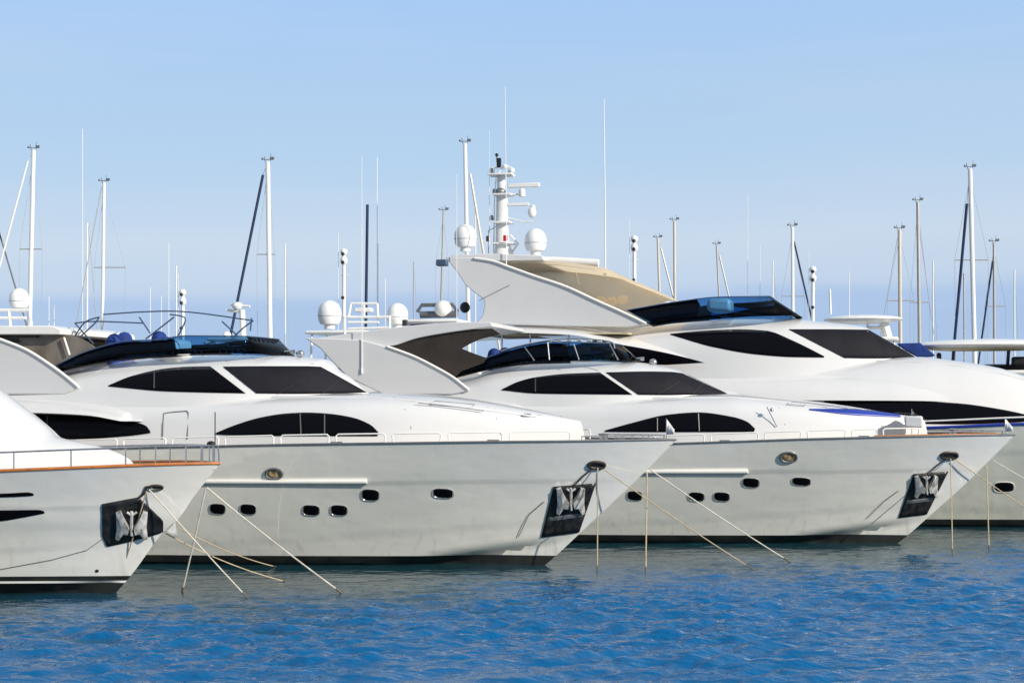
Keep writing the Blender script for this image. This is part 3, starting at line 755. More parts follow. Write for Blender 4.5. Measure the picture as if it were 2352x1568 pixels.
for u, v, R, y in ((44, 686, .30, -.6), (-90, 686, .30, 1.2)): radome(rA, L(frA.plane(u, v, y)), R)
for u, v, R, y in ((757, 719, .40, 1.2), (913, 722, .37, -.9)): radome(rB, L(frB.plane(u, v, y)), R)
def arch_frame(root, fr, px_boxes, y, m='trim', name='mast_arch'):
    b = MB()
    for a, c in px_boxes:
        for s_ in (y, -y):
            b.tube([L(fr.plane(*a, s_)), L(fr.plane(*c, s_))], .045, 8)
    for a, c in px_boxes[:1]:
        b.tube([L(fr.plane(*a, y)), L(fr.plane(*a, -y))], .05, 8); b.tube([L(fr.plane(*c, y)), L(fr.plane(*c, -y))], .05, 8)
    return b.build(name, m, root)
arch_frame(rB, frB, [((790,728),(895,728)),((792,728),(792,768)),((895,728),(895,765)),((800,740),(870,740)),((806,697),(866,697)),((806,697),(800,728)),((866,697),(868,728)),((800,755),(895,752)),((836,697),(836,728))], .6)
arch_frame(rA, frA, [((-60,712),(70,712)),((-20,712),(-20,750)),((20,712),(24,750)),((68,712),(72,750)),((-60,730),(60,730))], .5)
radb = MB(); p = np.array(L(frB.plane(836, 712, 0))); radb.box(p, (.6, .3, .14)); radb.build('radar_scanner', 'trim', rB, bevel=.03)
radb = MB(); p = np.array(L(frB.plane(930, 741, 1.3))); radb.box(p, (.16, .14, .2)); radb.build('speaker_horn', 'darksteel', rB, bevel=.02)
def whip(root, fr, u, v0, v1, y=0, r=.014, m='alu', lean=0):
    b = MB(); b.tube([L(fr.plane(u, v1, y)), L(fr.plane(u, v1-(v1-v0)*.35, y)), L(fr.plane(u+lean, v0, y))], r, 6, r2=r*.5)
    b.tube([L(fr.plane(u, v1, y)), L(fr.plane(u, v1-12, y))], r*1.8, 6)
    return b.build('whip_antenna', m, root)
whip(rB, frB, 831, 355, 858, 2.38, .018, lean=0)
whip(rA, frA, 1160, 1000, 1001, 0, .001) if False else None

line_on('waist_moulding', frA, T1A.surf, [(350,912),(500,913),(700,911),(860,913),(950,921),(1100,940),(1230,957)], .045, 'white', t1A, out=.0)
line_on('waist_moulding', frB, T1B.surf, [(1120,913),(1300,915),(1500,914),(1680,913),(1760,919),(1900,935)], .045, 'white', t1B, out=.0)
# flybridge of the nearer sister: seats, console, folded bimini frame
for u, v, y in ((263, 776, 1.0), (286, 772, .4), (366, 770, -.4), (380, 782, .6)): fly_seat(rA, frA, u, v, y, .24, .75)
b = MB(); p = np.array(L(frA.plane(405, 798, .6))); b.box(p, (.55, 1.0, .45)); b.build('helm_console', 'trim', rA, bevel=.12)
for u, v, y in ((1135, 808, -.6), (1160, 806, -1.0)): fly_seat(rB, frB, u, v, y, .24, .6)
b = MB()
def bim(pts, y): b.tube([L(frA.plane(u, v, y)) for u, v in smooth_px(pts, 4)], .022, 6)
for y in (1.7, -1.5):
    bim([(172,742),(220,738),(330,742)], y); bim([(238,722),(330,716),(430,716),(580,736)], y)
    bim([(170,775),(195,740),(228,728)], y); bim([(172,742),(215,790)], y); bim([(228,728),(215,745),(165,790)], y)
    bim([(320,728),(345,765)], y); bim([(400,728),(335,778)], y); bim([(390,722),(425,730),(415,760),(408,770)], y)
    bim([(510,738),(545,770)], y); bim([(582,736),(560,752),(535,775)], y); bim([(578,730),(575,760)], y)
for u, v in ((238,722),(330,716),(580,736),(172,742),(425,716)):
    b.tube([L(frA.plane(u, v, 1.7)), L(frA.plane(u, v, -1.5))], .02, 6)
b.build('bimini_frame', 'tube', rA)
# frame on the farther sister's screen
b = MB()
for (u0,v0),(u1,v1) in (((1205,797),(1228,828)),((1318,790),(1330,826)),((1400,790),(1420,826)),((1258,786),(1262,826))):
    b.tube([L(frB.plane(u0, v0, 2.0)), L(frB.plane(u1, v1, 2.1))], .02, 6)
b.tube([L(frB.plane(u, v, 2.0)) for u, v in smooth_px([(1150,806),(1198,793),(1260,782),(1330,778),(1401,784),(1412,800)])], .022, 6)
b.build('screen_frame', 'steel', rB)
b = MB()
for i in range(7):
    p = np.array(L(frB.plane(1262+i*23, 782+abs(i-3)*.8, 1.9))); b.box(p, (.16, .1, .07))
b.build('folded_bimini', 'trim', rB, bevel=.02)

M['mull'] = mat('window_mullion', (0.05,0.05,0.055), 0.4, vary=0.3)
for fr, T, t, L_ in ((frA, T2A, t2A, [((355,856),(355,892))]), (frA, T1A, t1A, [((690,951),(692,999)),((746,952),(746,999)),((110,955),(110,1004))]), (frB, T2B, t2B, [((1230,870),(1230,900))]), (frB, T1B, t1B, [((1604,950),(1606,990)),((1510,960),(1510,990))])):
    for a, c in L_: line_on('window_mullion', fr, T.surf, [a, ((a[0]+c[0])/2, (a[1]+c[1])/2), c], .022, 'mull', t, out=.03)
for fr, T, t, W_ in ((frA, T2A, t2A, [((640,903),(700,870)),((740,903),(778,876))]), (frB, T2B, t2B, [((1510,905),(1560,878)),((1590,905),(1612,884))])):
    for a, c in W_: line_on('wiper', fr, T.surf, [a, ((a[0]+c[0])/2, (a[1]+c[1])/2), c], .012, 'black2', t, out=.06)
for fr, T, t, q in ((frA, T1A, t1A, [(1000,921),(1090,929),(1080,938),(985,930)]), (frB, T1B, t1B, [(1812,924),(1850,928),(1846,933),(1806,930)])):
    line_on('hatch_seam', fr, T.surf, q+q[:1], .008, 'greytrim', t, out=.01)
# seams, grab rails and small deck fittings on the sister yachts
for fr, T1, t1, T2, t2, h, root, k in ((frA, T1A, t1A, T2A, t2A, hA, rA, 0), (frB, T1B, t1B, T2B, t2B, hB, rB, 1)):
    tr = (lambda u, v: (u, v)) if k == 0 else (lambda u, v: (2331-(1553-u)*.868, 914+(v-914)*.868))
    for L_ in ([(905,912),(930,940),(945,985)], [(1120,935),(1140,960),(1150,998)], [(1235,952),(1290,956),(1325,975)]): line_on('panel_seam', fr, T1.surf, [tr(*q) for q in L_], .006, 'greytrim', t1, out=.004)
    if k == 0: line_on('panel_seam', fr, T2.surf, [(430,816),(520,830),(720,836)], .008, 'greytrim', t2, out=.004)
    P = [on_surface(fr, T1.surf, *tr(u, v), .09) for u, v in ((960,931),(1000,934),(1060,941),(1110,948))]
    b = MB(); b.tube([L(p) for p in P], .014, 6); b.build('grab_rail', 'steel', t1)
    for q in (1.4, 4.5, 8.5):
        c = h.edge(q, .12, .05); b = MB(); b.tube([(c[0]-.16, c[1], c[2]), (c[0]+.16, c[1], c[2])], .022, 6); b.tube([(c[0]-.06, c[1], c[2]-.08), (c[0]-.06, c[1], c[2])], .02, 6); b.tube([(c[0]+.06, c[1], c[2]-.08), (c[0]+.06, c[1], c[2])], .02, 6); b.build('mooring_cleat', 'steel', root)
    c = L(fr.plane(*((690, 812) if k == 0 else (1500, 831)), .3)); b = MB(); b.ball(c, .13, sz=.8); b.build('search_light', 'steel', root)
    c = L(fr.plane(*((650, 808) if k == 0 else (1455, 824)), -.3)); b = MB(); b.tube([c, (c[0]+.35, c[1], c[2])], .03, 8, r2=.07); b.build('horn', 'steel', root)
    c = L(fr.plane(*tr(1345, 1004), 0)); b = MB(); b.lathe((c[0]+.5, c[1], c[2]-.1), [(.16,-.1),(.18,0),(.12,.06),(.12,.16),(.17,.2),(.05,.22)], 16); b.build('windlass', 'steel', root)
# ------------------------------------------------------------------ nearest yacht, lower left
def near_left():
    stem = [(505,1065),(445,1140),(410,1191),(375,1222),(303,1318),(264,1363)]
    fr = frame_from_px(264, 1363); root = yroot(fr, 'nearest white yacht at lower left with an orange teak cap rail')
    h = Hull(fr, stem, [(440,1066),(330,1069),(200,1074),(100,1078),(0,1082),(-200,1088)], Bs=3.1, Bw=2.6, Ls=10, Lw=13, boot=.44, chine=.3, length=24)
    rows = [0, .04, .08, .12, .16, .2, .24, .27, .3, .33, .36, .4, .45, .5, .55, .6, .63, .65, .67, .69, .72, .76, .82, .88, .94, 1.0]
    hull = h.loft('hull', 'hull', root, .44, rows)
    h.loft('boot_stripe', 'black', root, .325, [0, 1], fixtop=.438); h.loft('waterline_stripe', 'trim', root, .27, [0, 1], fixtop=.323)
    h.loft('antifouling', 'black', root, -0.7, [0, .3, .6, .8, 1.0], fixtop=.268)
    h.deck(root); h.sheer_tube('teak_cap_rail', 'teak', root, 0.036, 0, 22, 0, 0.015)
    S = lambda s_, z_: h.half(s_, z_)
    T1 = Tier(fr, [(-420,800),(-200,840),(-90,875),(0,932),(50,968),(98,1003),(164,1016),(230,1029),(275,1044),(300,1058),(308,1068)], 2.3, 6.0, base=h.ztip-.5, m=2.4, n=2.0, tum=.1, p=1.8, ref=.4)
    T1.loft('foredeck_cabin', 'white', root)
    # rail
    b = MB(); us = [-120, 40, 168, 290, 357, 425, 485]; tops = [1040, 1034, 1029, 1027, 1025, 1024, 1023]
    qs = [q_of(fr, h, u, 1072) for u in us]
    for side in (1, -1):
        b.tube([h.edge(q, .1, .42, side) for q in np.linspace(.05, 14, 40)], .02, 8)
        b.tube([h.edge(.05, .1, .42, side), h.edge(.02, .05, .2, side), h.edge(.02, .05, 0, side)], .02, 8)
    rail = b.build('pulpit_rail', 'steel', root)
    for q in qs+[.35, 7.5, 9.0, 10.5]:
        for side in (1, -1): MB().tube([h.edge(q, .1, 0, side), h.edge(q, .1, .42, side)], .016, 6).build('stanchion', 'steel', rail)
    # bow staff with lamp
    q = .12; p0 = h.edge(q, 0, .42); p0 = (p0[0], 0, p0[2])
    b = MB(); b.tube([p0, (p0[0], 0, p0[2]+.78)], .013, 6); st = b.build('bow_staff', 'darksteel', root)
    MB().ball((p0[0]-.1, 0, p0[2]+.04), .07, sx=1.5).build('bow_lamp', 'black2', root)
    # hull windows
    patch('hull_slot', fr, S, [(-150,1134),(0,1133),(70,1130),(78,1134)], [(-150,1142),(0,1141),(70,1138),(77,1137)], 'glass', hull, nu=14, nv=2, out=.012)
    patch('hull_window', fr, S, [(-150,1168),(0,1171),(90,1170),(102,1174)], [(-150,1205),(0,1196),(50,1188),(102,1178)], 'glass', hull, nu=18, nv=4, out=.012)
    line_on('scratch_line', fr, S, [(0,1306),(60,1295),(120,1284),(200,1262),(250,1226)], .008, 'greytrim', hull)
    oval('drain', fr, S, 223, 1310, 4, 3, 'black2', hull)
    # anchor pocket: five-sided plate
    pk = patch('anchor_pocket', fr, S, [(234,1157),(275,1149),(318,1141),(345,1166),(370,1190),(375,1197)],
               [(235,1228),(246,1254),(300,1242),(345,1230),(371,1222),(375,1221)], 'pocket', hull, nu=40, nv=8, out=.03, thick=.06, straight=True)[0]
    anchor(fr, S, pk, 303, 1203, 37, 36)
    ah = MB(); ah.add([L(fr.plane(402,1198,.05)), L(fr.plane(396,1222,.1)), L(fr.plane(408,1232,.1)), L(fr.plane(385,1220,.12)), L(fr.plane(402,1198,-.25)), L(fr.plane(408,1232,-.25)), L(fr.plane(385,1220,-.25))],
                    [(0,1,2),(0,3,1),(1,3,2),(4,5,6),(0,2,5,4),(0,4,6,3),(3,6,5,2)]); ah.build('stem_anchor_fluke', 'galv', root, smooth=20)
    # fairlead
    oval('hawse_hole', fr, S, 358, 1118, 14, 4.5, 'black2', hull, out=.02, rim=('darksteel', .03), e=2.2, tilt=0)
    line_on('hawse_bracket', fr, S, [(318,1142),(330,1132),(336,1116),(350,1115)], .03, 'darksteel', hull, out=.03)
    return fr, root, h
frL, rL, hL = near_left()

# ------------------------------------------------------------------ tall yacht behind
def tall_yacht():
    P = (25.6, 54.6); fr = Frame(P); root = yroot(fr, 'largest white yacht behind, with tall radar mast and tan canopy')
    stem = [(3010,975),(2900,1080),(2790,1222)]
    def sp(z, s): return (z, s)
    h = Hull.__new__(Hull); h.fr = fr; h.Bs, h.Bw, h.Ls, h.Lw = 3.7, 3.2, 13, 17; h.length = 32; h.boot = .2
    h.stem = curve([(-1.2,-1.6),(0,0),(2,2.0),(4.0,4.2),(6,6.4)]); h.ztip = 4.0; h.chz = .9; h.kn = None
    prof = []
    for u, v in ((2352,974),(2130,983),(1870,990),(1500,998)):
        y = 3.4; p = fr.plane(u, v, y); prof.append((p[0], p[2]))
    h.zsh = curve([(-45, prof[-1][1]-.1)]+prof[::-1]+[(4.2, 4.0), (8, 4.0)])
    rows = [0, .04, .08, .12, .16, .2, .24, .27, .3, .33, .36, .4, .45, .5, .55, .6, .63, .65, .67, .69, .72, .76, .82, .88, .94, 1.0]
    hull = h.loft('hull', 'hullC', root, .27, rows); h.loft('antifouling', 'black', root, -.7, [0,.3,.6,.8,1], fixtop=.268)
    h.deck(root); h.sheer_tube('cap_rail', 'bluetrim', root, .05, 0, 28, -.01, .02); h.sheer_tube('hand_rail', 'trim', root, .03, .3, 28, .1, .25)
    S = lambda s_, z_: h.half(s_, z_)
    oval('porthole', fr, S, 2306, 1118, 22, 11, 'glass', hull, out=.012, rim=('trim', .01), e=3)
    oval('porthole', fr, S, 2470, 1110, 22, 11, 'glass', hull, out=.012, rim=('trim', .01), e=3)
    T1 = Tier(fr, [(700,850),(1380,845),(1500,838),(1700,824),(1950,818),(2110,816),(2200,826),(2300,843),(2352,860),(2480,905),(2560,935)], 3.15, 12, base=3.3, m=3.2, n=2.0, tum=.16, p=2.0, ref=.75)
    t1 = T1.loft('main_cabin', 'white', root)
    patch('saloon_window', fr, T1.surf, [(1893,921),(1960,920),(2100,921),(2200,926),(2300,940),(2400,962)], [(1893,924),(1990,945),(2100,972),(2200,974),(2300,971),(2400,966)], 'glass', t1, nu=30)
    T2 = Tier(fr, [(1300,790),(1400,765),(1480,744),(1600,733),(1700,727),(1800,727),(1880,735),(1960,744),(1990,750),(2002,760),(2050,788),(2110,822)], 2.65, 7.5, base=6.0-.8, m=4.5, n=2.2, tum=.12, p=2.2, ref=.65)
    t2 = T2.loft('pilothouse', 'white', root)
    patch('side_window', fr, T2.surf, [(1540,767),(1620,760),(1700,757),(1760,760),(1820,782),(1893,818)], [(1541,769),(1640,797),(1740,814),(1820,820),(1892,821)], 'glass', t2, nu=34)
    patch('windscreen', fr, T2.surf, [(1812,757),(1900,757),(1994,758)], [(1940,822),(2020,823),(2104,821)], 'mesh_cover', t2, nu=26, nv=8, out=.025)
    # long upper bulwark sweeping aft and dark saloon opening beneath it
    TB = Tier(fr, [(880,756),(960,747),(1130,738),(1200,739),(1300,745),(1400,757),(1500,778),(1600,806),(1700,826),(1800,842),(1905,868)],
              3.2, 12, bot_px=[(880,795),(930,781),(1000,770),(1130,764),(1300,768),(1410,788),(1500,808),(1640,838),(1800,870),(1905,880)], m=2.2, n=2.0, tum=.12, p=3.0, ref=.97)
    tb = TB.loft('upper_bulwark', 'white', root)
    TF = Tier(fr, [(1300,838),(1500,834),(1800,838),(2000,846),(2200,866),(2352,897),(2450,925),(2500,945)], 3.28, 12.5, bot_px=[(1300,915),(1893,919),(2100,920),(2250,927),(2400,948),(2500,952)], m=2.4, n=2.2, tum=.12, p=2.0, ref=.8)
    TF.loft('deck_moulding', 'white', root)
    line_on('styling_ridge', fr, T1.surf, [(2010,828),(2110,831),(2200,840),(2300,858),(2380,880)], .035, 'white', t1, out=0)
    TL = Tier(fr, [(1300,868),(1500,864),(1620,868),(1750,878),(1850,890),(1905,903),(1918,908)], 3.35, 5.0, bot_px=[(1300,905),(1500,906),(1750,908),(1918,912)], m=2.2, n=2.0, tum=.08, p=2.4, ref=.98, nose_y=3.2)
    TL.loft('side_moulding', 'white', root)
    panel('aft_saloon_window', fr, smooth_px([(1400,788),(1450,795),(1520,808),(1580,822),(1619,833)])+[(1530,838),(1430,836),(1400,830)], 3.12, .05, 'glass', root, bevel=0)
    panel('cockpit_side', fr, [(1020,842),(1110,822),(1420,822),(1420,905),(1000,905)], 3.0, .1, 'white', root, bevel=.03)
    for (u0,v0),(u1,v1) in (((1058,768),(1033,840)),((1153,764),(1153,826)),((1218,766),(1218,810)),((1306,766),(1306,800))):
        MB().tube([L(fr.plane(u0,v0,2.9)), L(fr.plane(u1,v1,2.9))], .035, 8).build('deck_pillar', 'steel', root)
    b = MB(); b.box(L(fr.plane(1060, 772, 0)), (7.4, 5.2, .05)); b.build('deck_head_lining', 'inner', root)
    b = MB(); b.box(L(fr.plane(1300, 768, 2.2)), (5, 1.3, .05)); b.build('ochre_lining', 'yellow', root)
    # flybridge screens and wing
    flyscreen('flybridge_windscreen', fr, [(1500,742),(1560,734),(1650,728),(1740,724),(1818,724)], [(1440,712),(1560,692),(1650,682),(1765,680)], 2.2, None, 'fly', root)
    panel('flybridge_coaming', fr, [(1438,712),(1560,692),(1600,686),(1608,700),(1600,732),(1500,742)], 2.0, .08, 'black2', root, bevel=.01)
    b = MB(); b.box(L(fr.plane(1655, 702, .3)), (.9, 1.4, .5)); b.build('helm_console', 'trim', root, bevel=.15)
    b = MB()
    for u, v, y in ((1380,690,.5),(1405,692,.2),(1430,688,.9)): b.ball(L(fr.plane(u, v, y)), .22, sz=.8)
    b.build('sun_cushion', 'tan', root)
    panel('flybridge_wing', fr, [(1022,590),(1090,592),(1133,599)]+smooth_px([(1169,613),(1228,634),(1299,658),(1369,690),(1432,718),(1486,744)])+[(1440,752),(1090,744)]+smooth_px([(1108,725),(1112,692),(1090,672),(1070,655),(1050,625)]), 2.55, .18, 'white', root, bevel=.06)
    P = [fr.plane(u, v, 2.57) for u, v in smooth_px([(1090,593),(1133,600),(1169,613),(1228,634),(1299,658),(1369,690),(1432,718),(1484,743)])]
    for sd_ in (1, -1): MB().tube([(p[0], -sd_*p[1], p[2]) for p in P], .055, 8).build('wing_edge', 'trim', root)
    slab('hardtop', fr, [(1036,586),(1120,582),(1245,586),(1250,598),(1130,600),(1036,598)], 2.3, 'white', root, bevel=.04)
    slab('canopy', fr, smooth_px([(1135,601),(1250,598),(1380,614),(1425,632),(1480,655),(1545,684)])+smooth_px([(1545,688),(1480,660),(1420,637),(1378,620),(1250,604),(1135,606)]), 2.2, 'tan', root, bevel=0)
    panel('canopy_side', fr, [(1175,606),(1250,604),(1378,620),(1425,638),(1480,661),(1545,689),(1500,700),(1430,712),(1370,690),(1299,660),(1228,636)], -2.0, .05, 'tan', root, bevel=0, both=False)
    b = MB(); b.tube([L(fr.plane(1322,625,-1.9)), L(fr.plane(1330,655,-1.9))], .04, 8); b.build('canopy_post', 'trim', root)
    b = MB(); b.tube([L(fr.plane(1252,598,1.6)), L(fr.plane(1275,598,1.6)), L(fr.plane(1375,604,1.6))], .15, 12); b.build('rolled_awning', 'alu', root)
    line_on('panel_crease', fr, lambda s_, z_: np.full_like(np.asarray(s_, float), 2.56), [(1170,655),(1130,675),(1100,690)], .012, 'greytrim', root, out=.0, both=False)
    # radar mast
    z0 = fr.plane(1155, 585, 0); col = MB(); b0 = L(z0)
    P = lambda u, v, y=0: L(fr.plane(u, v, y))
    n = 10; v = []; f = []
    sh = [(1134,1180,586),(1138,1170,560),(1139,1167,520),(1140,1166,450),(1142,1162,448),(1142,1160,405)]
    for ul, ur, vv in sh:
        a, c = fr.plane(ul, vv, 0), fr.plane(ur, vv, 0); cx, rx = (a[0]+c[0])/2, (c[0]-a[0])/2
        for k in range(12): v.append((cx+rx*cos(2*pi*k/12), .6*rx*sin(2*pi*k/12), a[2]))
    for i in range(len(sh)-1):
        for k in range(12): f.append((i*12+k, i*12+(k+1) % 12, (i+1)*12+(k+1) % 12, (i+1)*12+k))
    f.append(tuple(range(12))[::-1]); f.append(tuple((len(sh)-1)*12+k for k in range(12)))
    mast = mesh_obj('radar_mast', v, f, 'alu', root)
    for pu, pv, pw in ((1152,402,1.0),(1156,448,.75),(1156,512,.7),(1158,560,.85)): MB().box(P(pu, pv), (pw,.7,.07)).build('mast_platform', 'alu', mast, bevel=.02)
    for pu, pv in ((1131,392),(1136,440),(1172,398),(1131,500)): MB().box(P(pu, pv), (.14,.14,.2)).build('mast_fitting', 'greysteel', mast, bevel=.02)
    b = MB(); b.box(P(1190,470), (.9,.12,.12)); b.build('small_radar_bar', 'alu', mast, bevel=.03)
    b = MB()
    for yy in (-.3, .3): b.tube([P(1134,586,yy), P(1136,452,yy), P(1140,406,yy)], .025, 6)
    for vv in range(420, 580, 16): b.tube([P(1135,vv,-.3), P(1135,vv,.3)], .015, 5)
    b.build('mast_ladder', 'steel', mast)
    b = MB(); b.tube([P(1172,585), P(1190,560), P(1172,540)], .05, 6); b.build('mast_brace', 'alu', mast)
    b = MB(); b.tube([P(1165,500), P(1205,510), P(1222,508)], .03, 6); b.build('dome_bracket', 'alu', mast)
    MB().tube([P(1165,446), P(1200,447)], .04, 6).build('radar_bracket', 'alu', mast)
    b = MB(); b.tube([P(1128,404), P(1180,404)], .06, 8); b.tube([P(1127,404), P(1129,386)], .03, 6); b.tube([P(1129,386), P(1170,385)], .03, 6); b.tube([P(1170,385), P(1172,404)], .03, 6); b.build('crosstree', 'alu', mast)
    b = MB(); b.box(P(1203,426), (1.3, .16, .17)); b.build('open_array_radar', 'alu', mast, bevel=.03)
    b = MB(); b.lathe(P(1199,446), [(.12,-.1),(.14,.0),(.12,.18),(.06,.24)], 14); b.build('radar_pedestal', 'alu', mast)
    b = MB(); b.ball(P(1150,441), .22, sz=.8); b.build('search_lamp', 'greysteel', mast)
    b = MB(); b.ball(P(1222,488), .17, sz=1.3); b.ball(P(1224,476), .1); b.build('small_dome', 'alu', mast)
    b = MB(); b.box(P(1146,374), (.16,.14,.36)); b.ball(P(1141,356), .07); b.tube([P(1141,352), P(1141,372)], .02, 6); b.build('signal_lamp', 'black2', mast)
    b = MB(); b.ball(P(1176,392), .12); b.ball(P(1160,383), .1); b.tube([P(1145,398), P(1160,378), P(1180,388)], .03, 6); b.build('camera_cluster', 'alu', mast)
    b = MB(); b.box(P(1161,547,.4), (.18,.08,.24)); b.build('port_light', 'red', mast, bevel=.02)
    b = MB(); b.box(P(1120,548,.4), (.12,.08,.22)); b.build('loud_hailer', 'darksteel', mast, bevel=.02)
    b = MB(); b.tube([P(1122,585), P(1122,530), P(1140,520)], .02, 6); b.build('flag_halyard', 'wire', mast)
    radome(root, P(1069,543,1.3), .44); radome(root, P(1230,552,.2), .44)
    whip(root, fr, 1163, 200, 670, 2.4, .022, lean=-3); whip(root, fr, 1390, 228, 632, .5, .035, lean=-3); whip(root, fr, 1124, 300, 560, 0, .015); whip(root, fr, 1049, 400, 840, 2.7, .02)
    b = MB(); b.ball(P(1068,706,1.5), .2, sz=1.1); b.build('black_fender', 'black2', root)
    return fr, root, h
frC, rC, hC = tall_yacht()

# ------------------------------------------------------------------ yachts and sailing boats farther back
def far_hull(b, Lh, B, z0, sheer):
    """simple but true hull: pointed bow, flared sides, transom; x forward"""
    rows = []
    n = 14
    for i in range(n+1):
        t = i/n; x = Lh/2 - Lh*t; w = B/2*bow_shape(t/.55, 2.0)*(1-.12*max(0, t-.6)/.4); zs = sheer*(1.0+.22*(1-t)**2)
        rows.append([(x+.9*(1-t)*0, -w, zs), (x-.25*(1-t), -w*.86, zs*.35), (x-.8*(1-t), -w*.5, -.4), (x-.8*(1-t), w*.5, -.4), (x-.25*(1-t), w*.86, zs*.35), (x, w, zs)])
    v = [p for r in rows for p in r]; f = []
    for i in range(n):
        for k in range(5): f.append((i*6+k, i*6+k+1, (i+1)*6+k+1, (i+1)*6+k))
        f.append((i*6+5, i*6, (i+1)*6, (i+1)*6+5))
    f.append(tuple(n*6+k for k in range(6))); f.append(tuple(range(6))[::-1]); b.add(v, f)
SG = 'sailing boats moored behind the motor yachts'
def sailboat(u, vt, vb, d, label, r=.09, m='alu', u2=None, spreaders=(), stay=None, head=True, Lh=11, whips=()):
    p = at(u, vb, d); x0 = p[0]; root = empty('sailing_boat', (x0, d, 0), -TH + random.uniform(-.1, .1)); tag(root, label, 'sailing boat', SG)
    root.rotation_euler = (0, 0, 0); rz = -TH
    b = MB(); far_hull(b, Lh, 3.4, 0, 1.15); h = b.build('hull', 'hull', root); h.rotation_euler = (0, 0, rz)
    c = MB(); c.box((-.4, 0, 1.35), (4.2, 2.0, .55)); c = c.build('coachroof', 'white', root, bevel=.15); c.rotation_euler = (0, 0, rz)
    zt = at(u, vt, d)[2]; xt = at(u2 if u2 else u, vt, d)[0]-x0
    tp = (xt, 0, zt); xb = xt*(zt-1.5)/(zt-p[2])*0
    # the mast keeps its slight lean down to the deck
    sl = (xt-0)/(zt-p[2]); base = (-(p[2]-1.4)*sl, 0, 1.4)
    k = MB().tube([base, tp], r, 10, r2=r*.9).build('mast', m, root)
    if head and d < 125:
        hb = MB(); hb.tube([(tp[0]-r, 0, zt), (tp[0]-r*1.5, 0, zt+.3)], .02, 5); hb.tube([(tp[0]-.3, 0, zt+.12), (tp[0]+.3, 0, zt+.12)], .02, 5)
        hb.ball((tp[0]-.28, 0, zt+.16), .06, seg=8); hb.box((tp[0]+.22, 0, zt+.2), (.22, .04, .12)); hb.tube([(tp[0]+r, 0, zt), (tp[0]+r*1.3, 0, zt+.45)], .012, 5)
        hb.build('masthead_gear', 'greytrim', k)
    for (ua, ub, vs) in spreaders:
        a, c_ = at(ua, vs, d), at(ub, vs, d); s = MB(); s.tube([(a[0]-x0, .0, a[2]), (c_[0]-x0, 0, c_[2])], .035, 6); s.build('spreader', 'alug', k)
        w = MB()
        for e in (a, c_): w.tube([(e[0]-x0, 0, e[2]), (tp[0], 0, zt-.4)], .009, 4); w.tube([(e[0]-x0, 0, e[2]), ((e[0]-x0)*.9, 0, 1.2)], .009, 4)
        w.build('shroud', 'wire', k)
    if stay:
        ua, va, ub, vb2, rs, ms = stay; a, c_ = at(ua, va, d), at(ub, vb2, d); e = c_ + (c_-a)*max(0, (c_[2]-1.3)/(a[2]-c_[2]))
        q = MB(); q.tube([(a[0]-x0, 0, a[2]), (c_[0]-x0, 0, c_[2]), (e[0]-x0, 0, e[2])], rs, 7); q.tube([(tp[0], 0, zt-.05), (a[0]-x0, 0, a[2])], .01, 4)
        q.build('furled_jib' if ms in ('navy',) else 'forestay', ms, root)
    bo = MB(); bo.tube([(0, 0, 2.5), (-3.4*cos(TH), 3.4*sin(TH), 2.4)], .12, 8); bo.build('boom', 'navy' if ms_dark(m) else 'alu', root)
    return root
def ms_dark(m): return m == 'alug'

sailboat(68, 345, 742, 84, 'sailing boat with thick white mast at far left behind the radome, pale forestay leaning left', .13, u2=77, spreaders=[(45,97,572)], stay=(64,370,6,585,.055,'alu'), Lh=12)
sailboat(235, 420, 770, 88, 'sailing boat with slim white mast rising behind the folded bimini frame', .1, u2=239, spreaders=[(216,288,614)], stay=(233,432,176,740,.03,'wire'))
sailboat(200, 512, 742, 120, 'faint distant sailing boat just left of the slim white mast', .08, head=False, stay=(203,520,222,740,.03,'wire'))
sailboat(621, 372, 812, 80, 'sailing boat with thick white mast and navy furled jib left of centre', .13, u2=615, spreaders=[(590,632,584)], stay=(604,402,541,712,.075,'navy'), Lh=12)
sailboat(841, 470, 690, 95, 'sailing boat with a bare dark grey mast between two white radomes', .1, m='navy', u2=844, head=False)
sailboat(1073, 330, 600, 84, 'sailing boat with pale mast behind the left radome of the tallest yacht', .12, u2=1068, stay=(1080,400,1111,585,.07,'alut'), Lh=12)
sailboat(1013, 486, 700, 100, 'sailing boat with thin grey mast left of the tan canopy yacht', .075, u2=1019, m='alug', spreaders=[(1000,1030,604)])
sailboat(1515, 548, 680, 110, 'sailing boat with short brownish mast, leftmost of the pair over the tan canopy end', .1, m='alut', u2=1511, stay=(1518,570,1545,676,.06,'alug'))
sailboat(1550, 508, 690, 105, 'sailing boat with beige mast, rightmost of the pair over the tan canopy end', .11, m='alut', u2=1549)
sailboat(1652, 563, 690, 120, 'sailing boat with thin dark mast behind the smoked flybridge windscreen', .08, m='alug', u2=1646, stay=(1652,585,1675,684,.06,'alug'))
sailboat(1821, 522, 724, 95, 'sailing boat with pale mast and blue dashed forestay leaning right', .11, u2=1820, spreaders=[(1795,1848,680)], stay=(1824,555,1860,712,.055,'navy'))
sailboat(2068, 528, 790, 90, 'sailing boat with beige mast behind the small oval hardtop', .12, m='alut', u2=2066, spreaders=[(2038,2100,690)], stay=(2060,555,2040,670,.02,'wire'))
sailboat(2112, 464, 790, 92, 'sailing boat with grey mast just right of the beige one', .11, m='alug', u2=2108, spreaders=[(2090,2135,694)], stay=(2114,540,2148,790,.02,'wire'))
sailboat(2238, 388, 800, 82, 'tallest sailing boat mast on the right with navy furled jib', .13, u2=2228, m='alu', spreaders=[(2193,2270,597)], stay=(2221,468,2193,778,.08,'navy'), Lh=12)
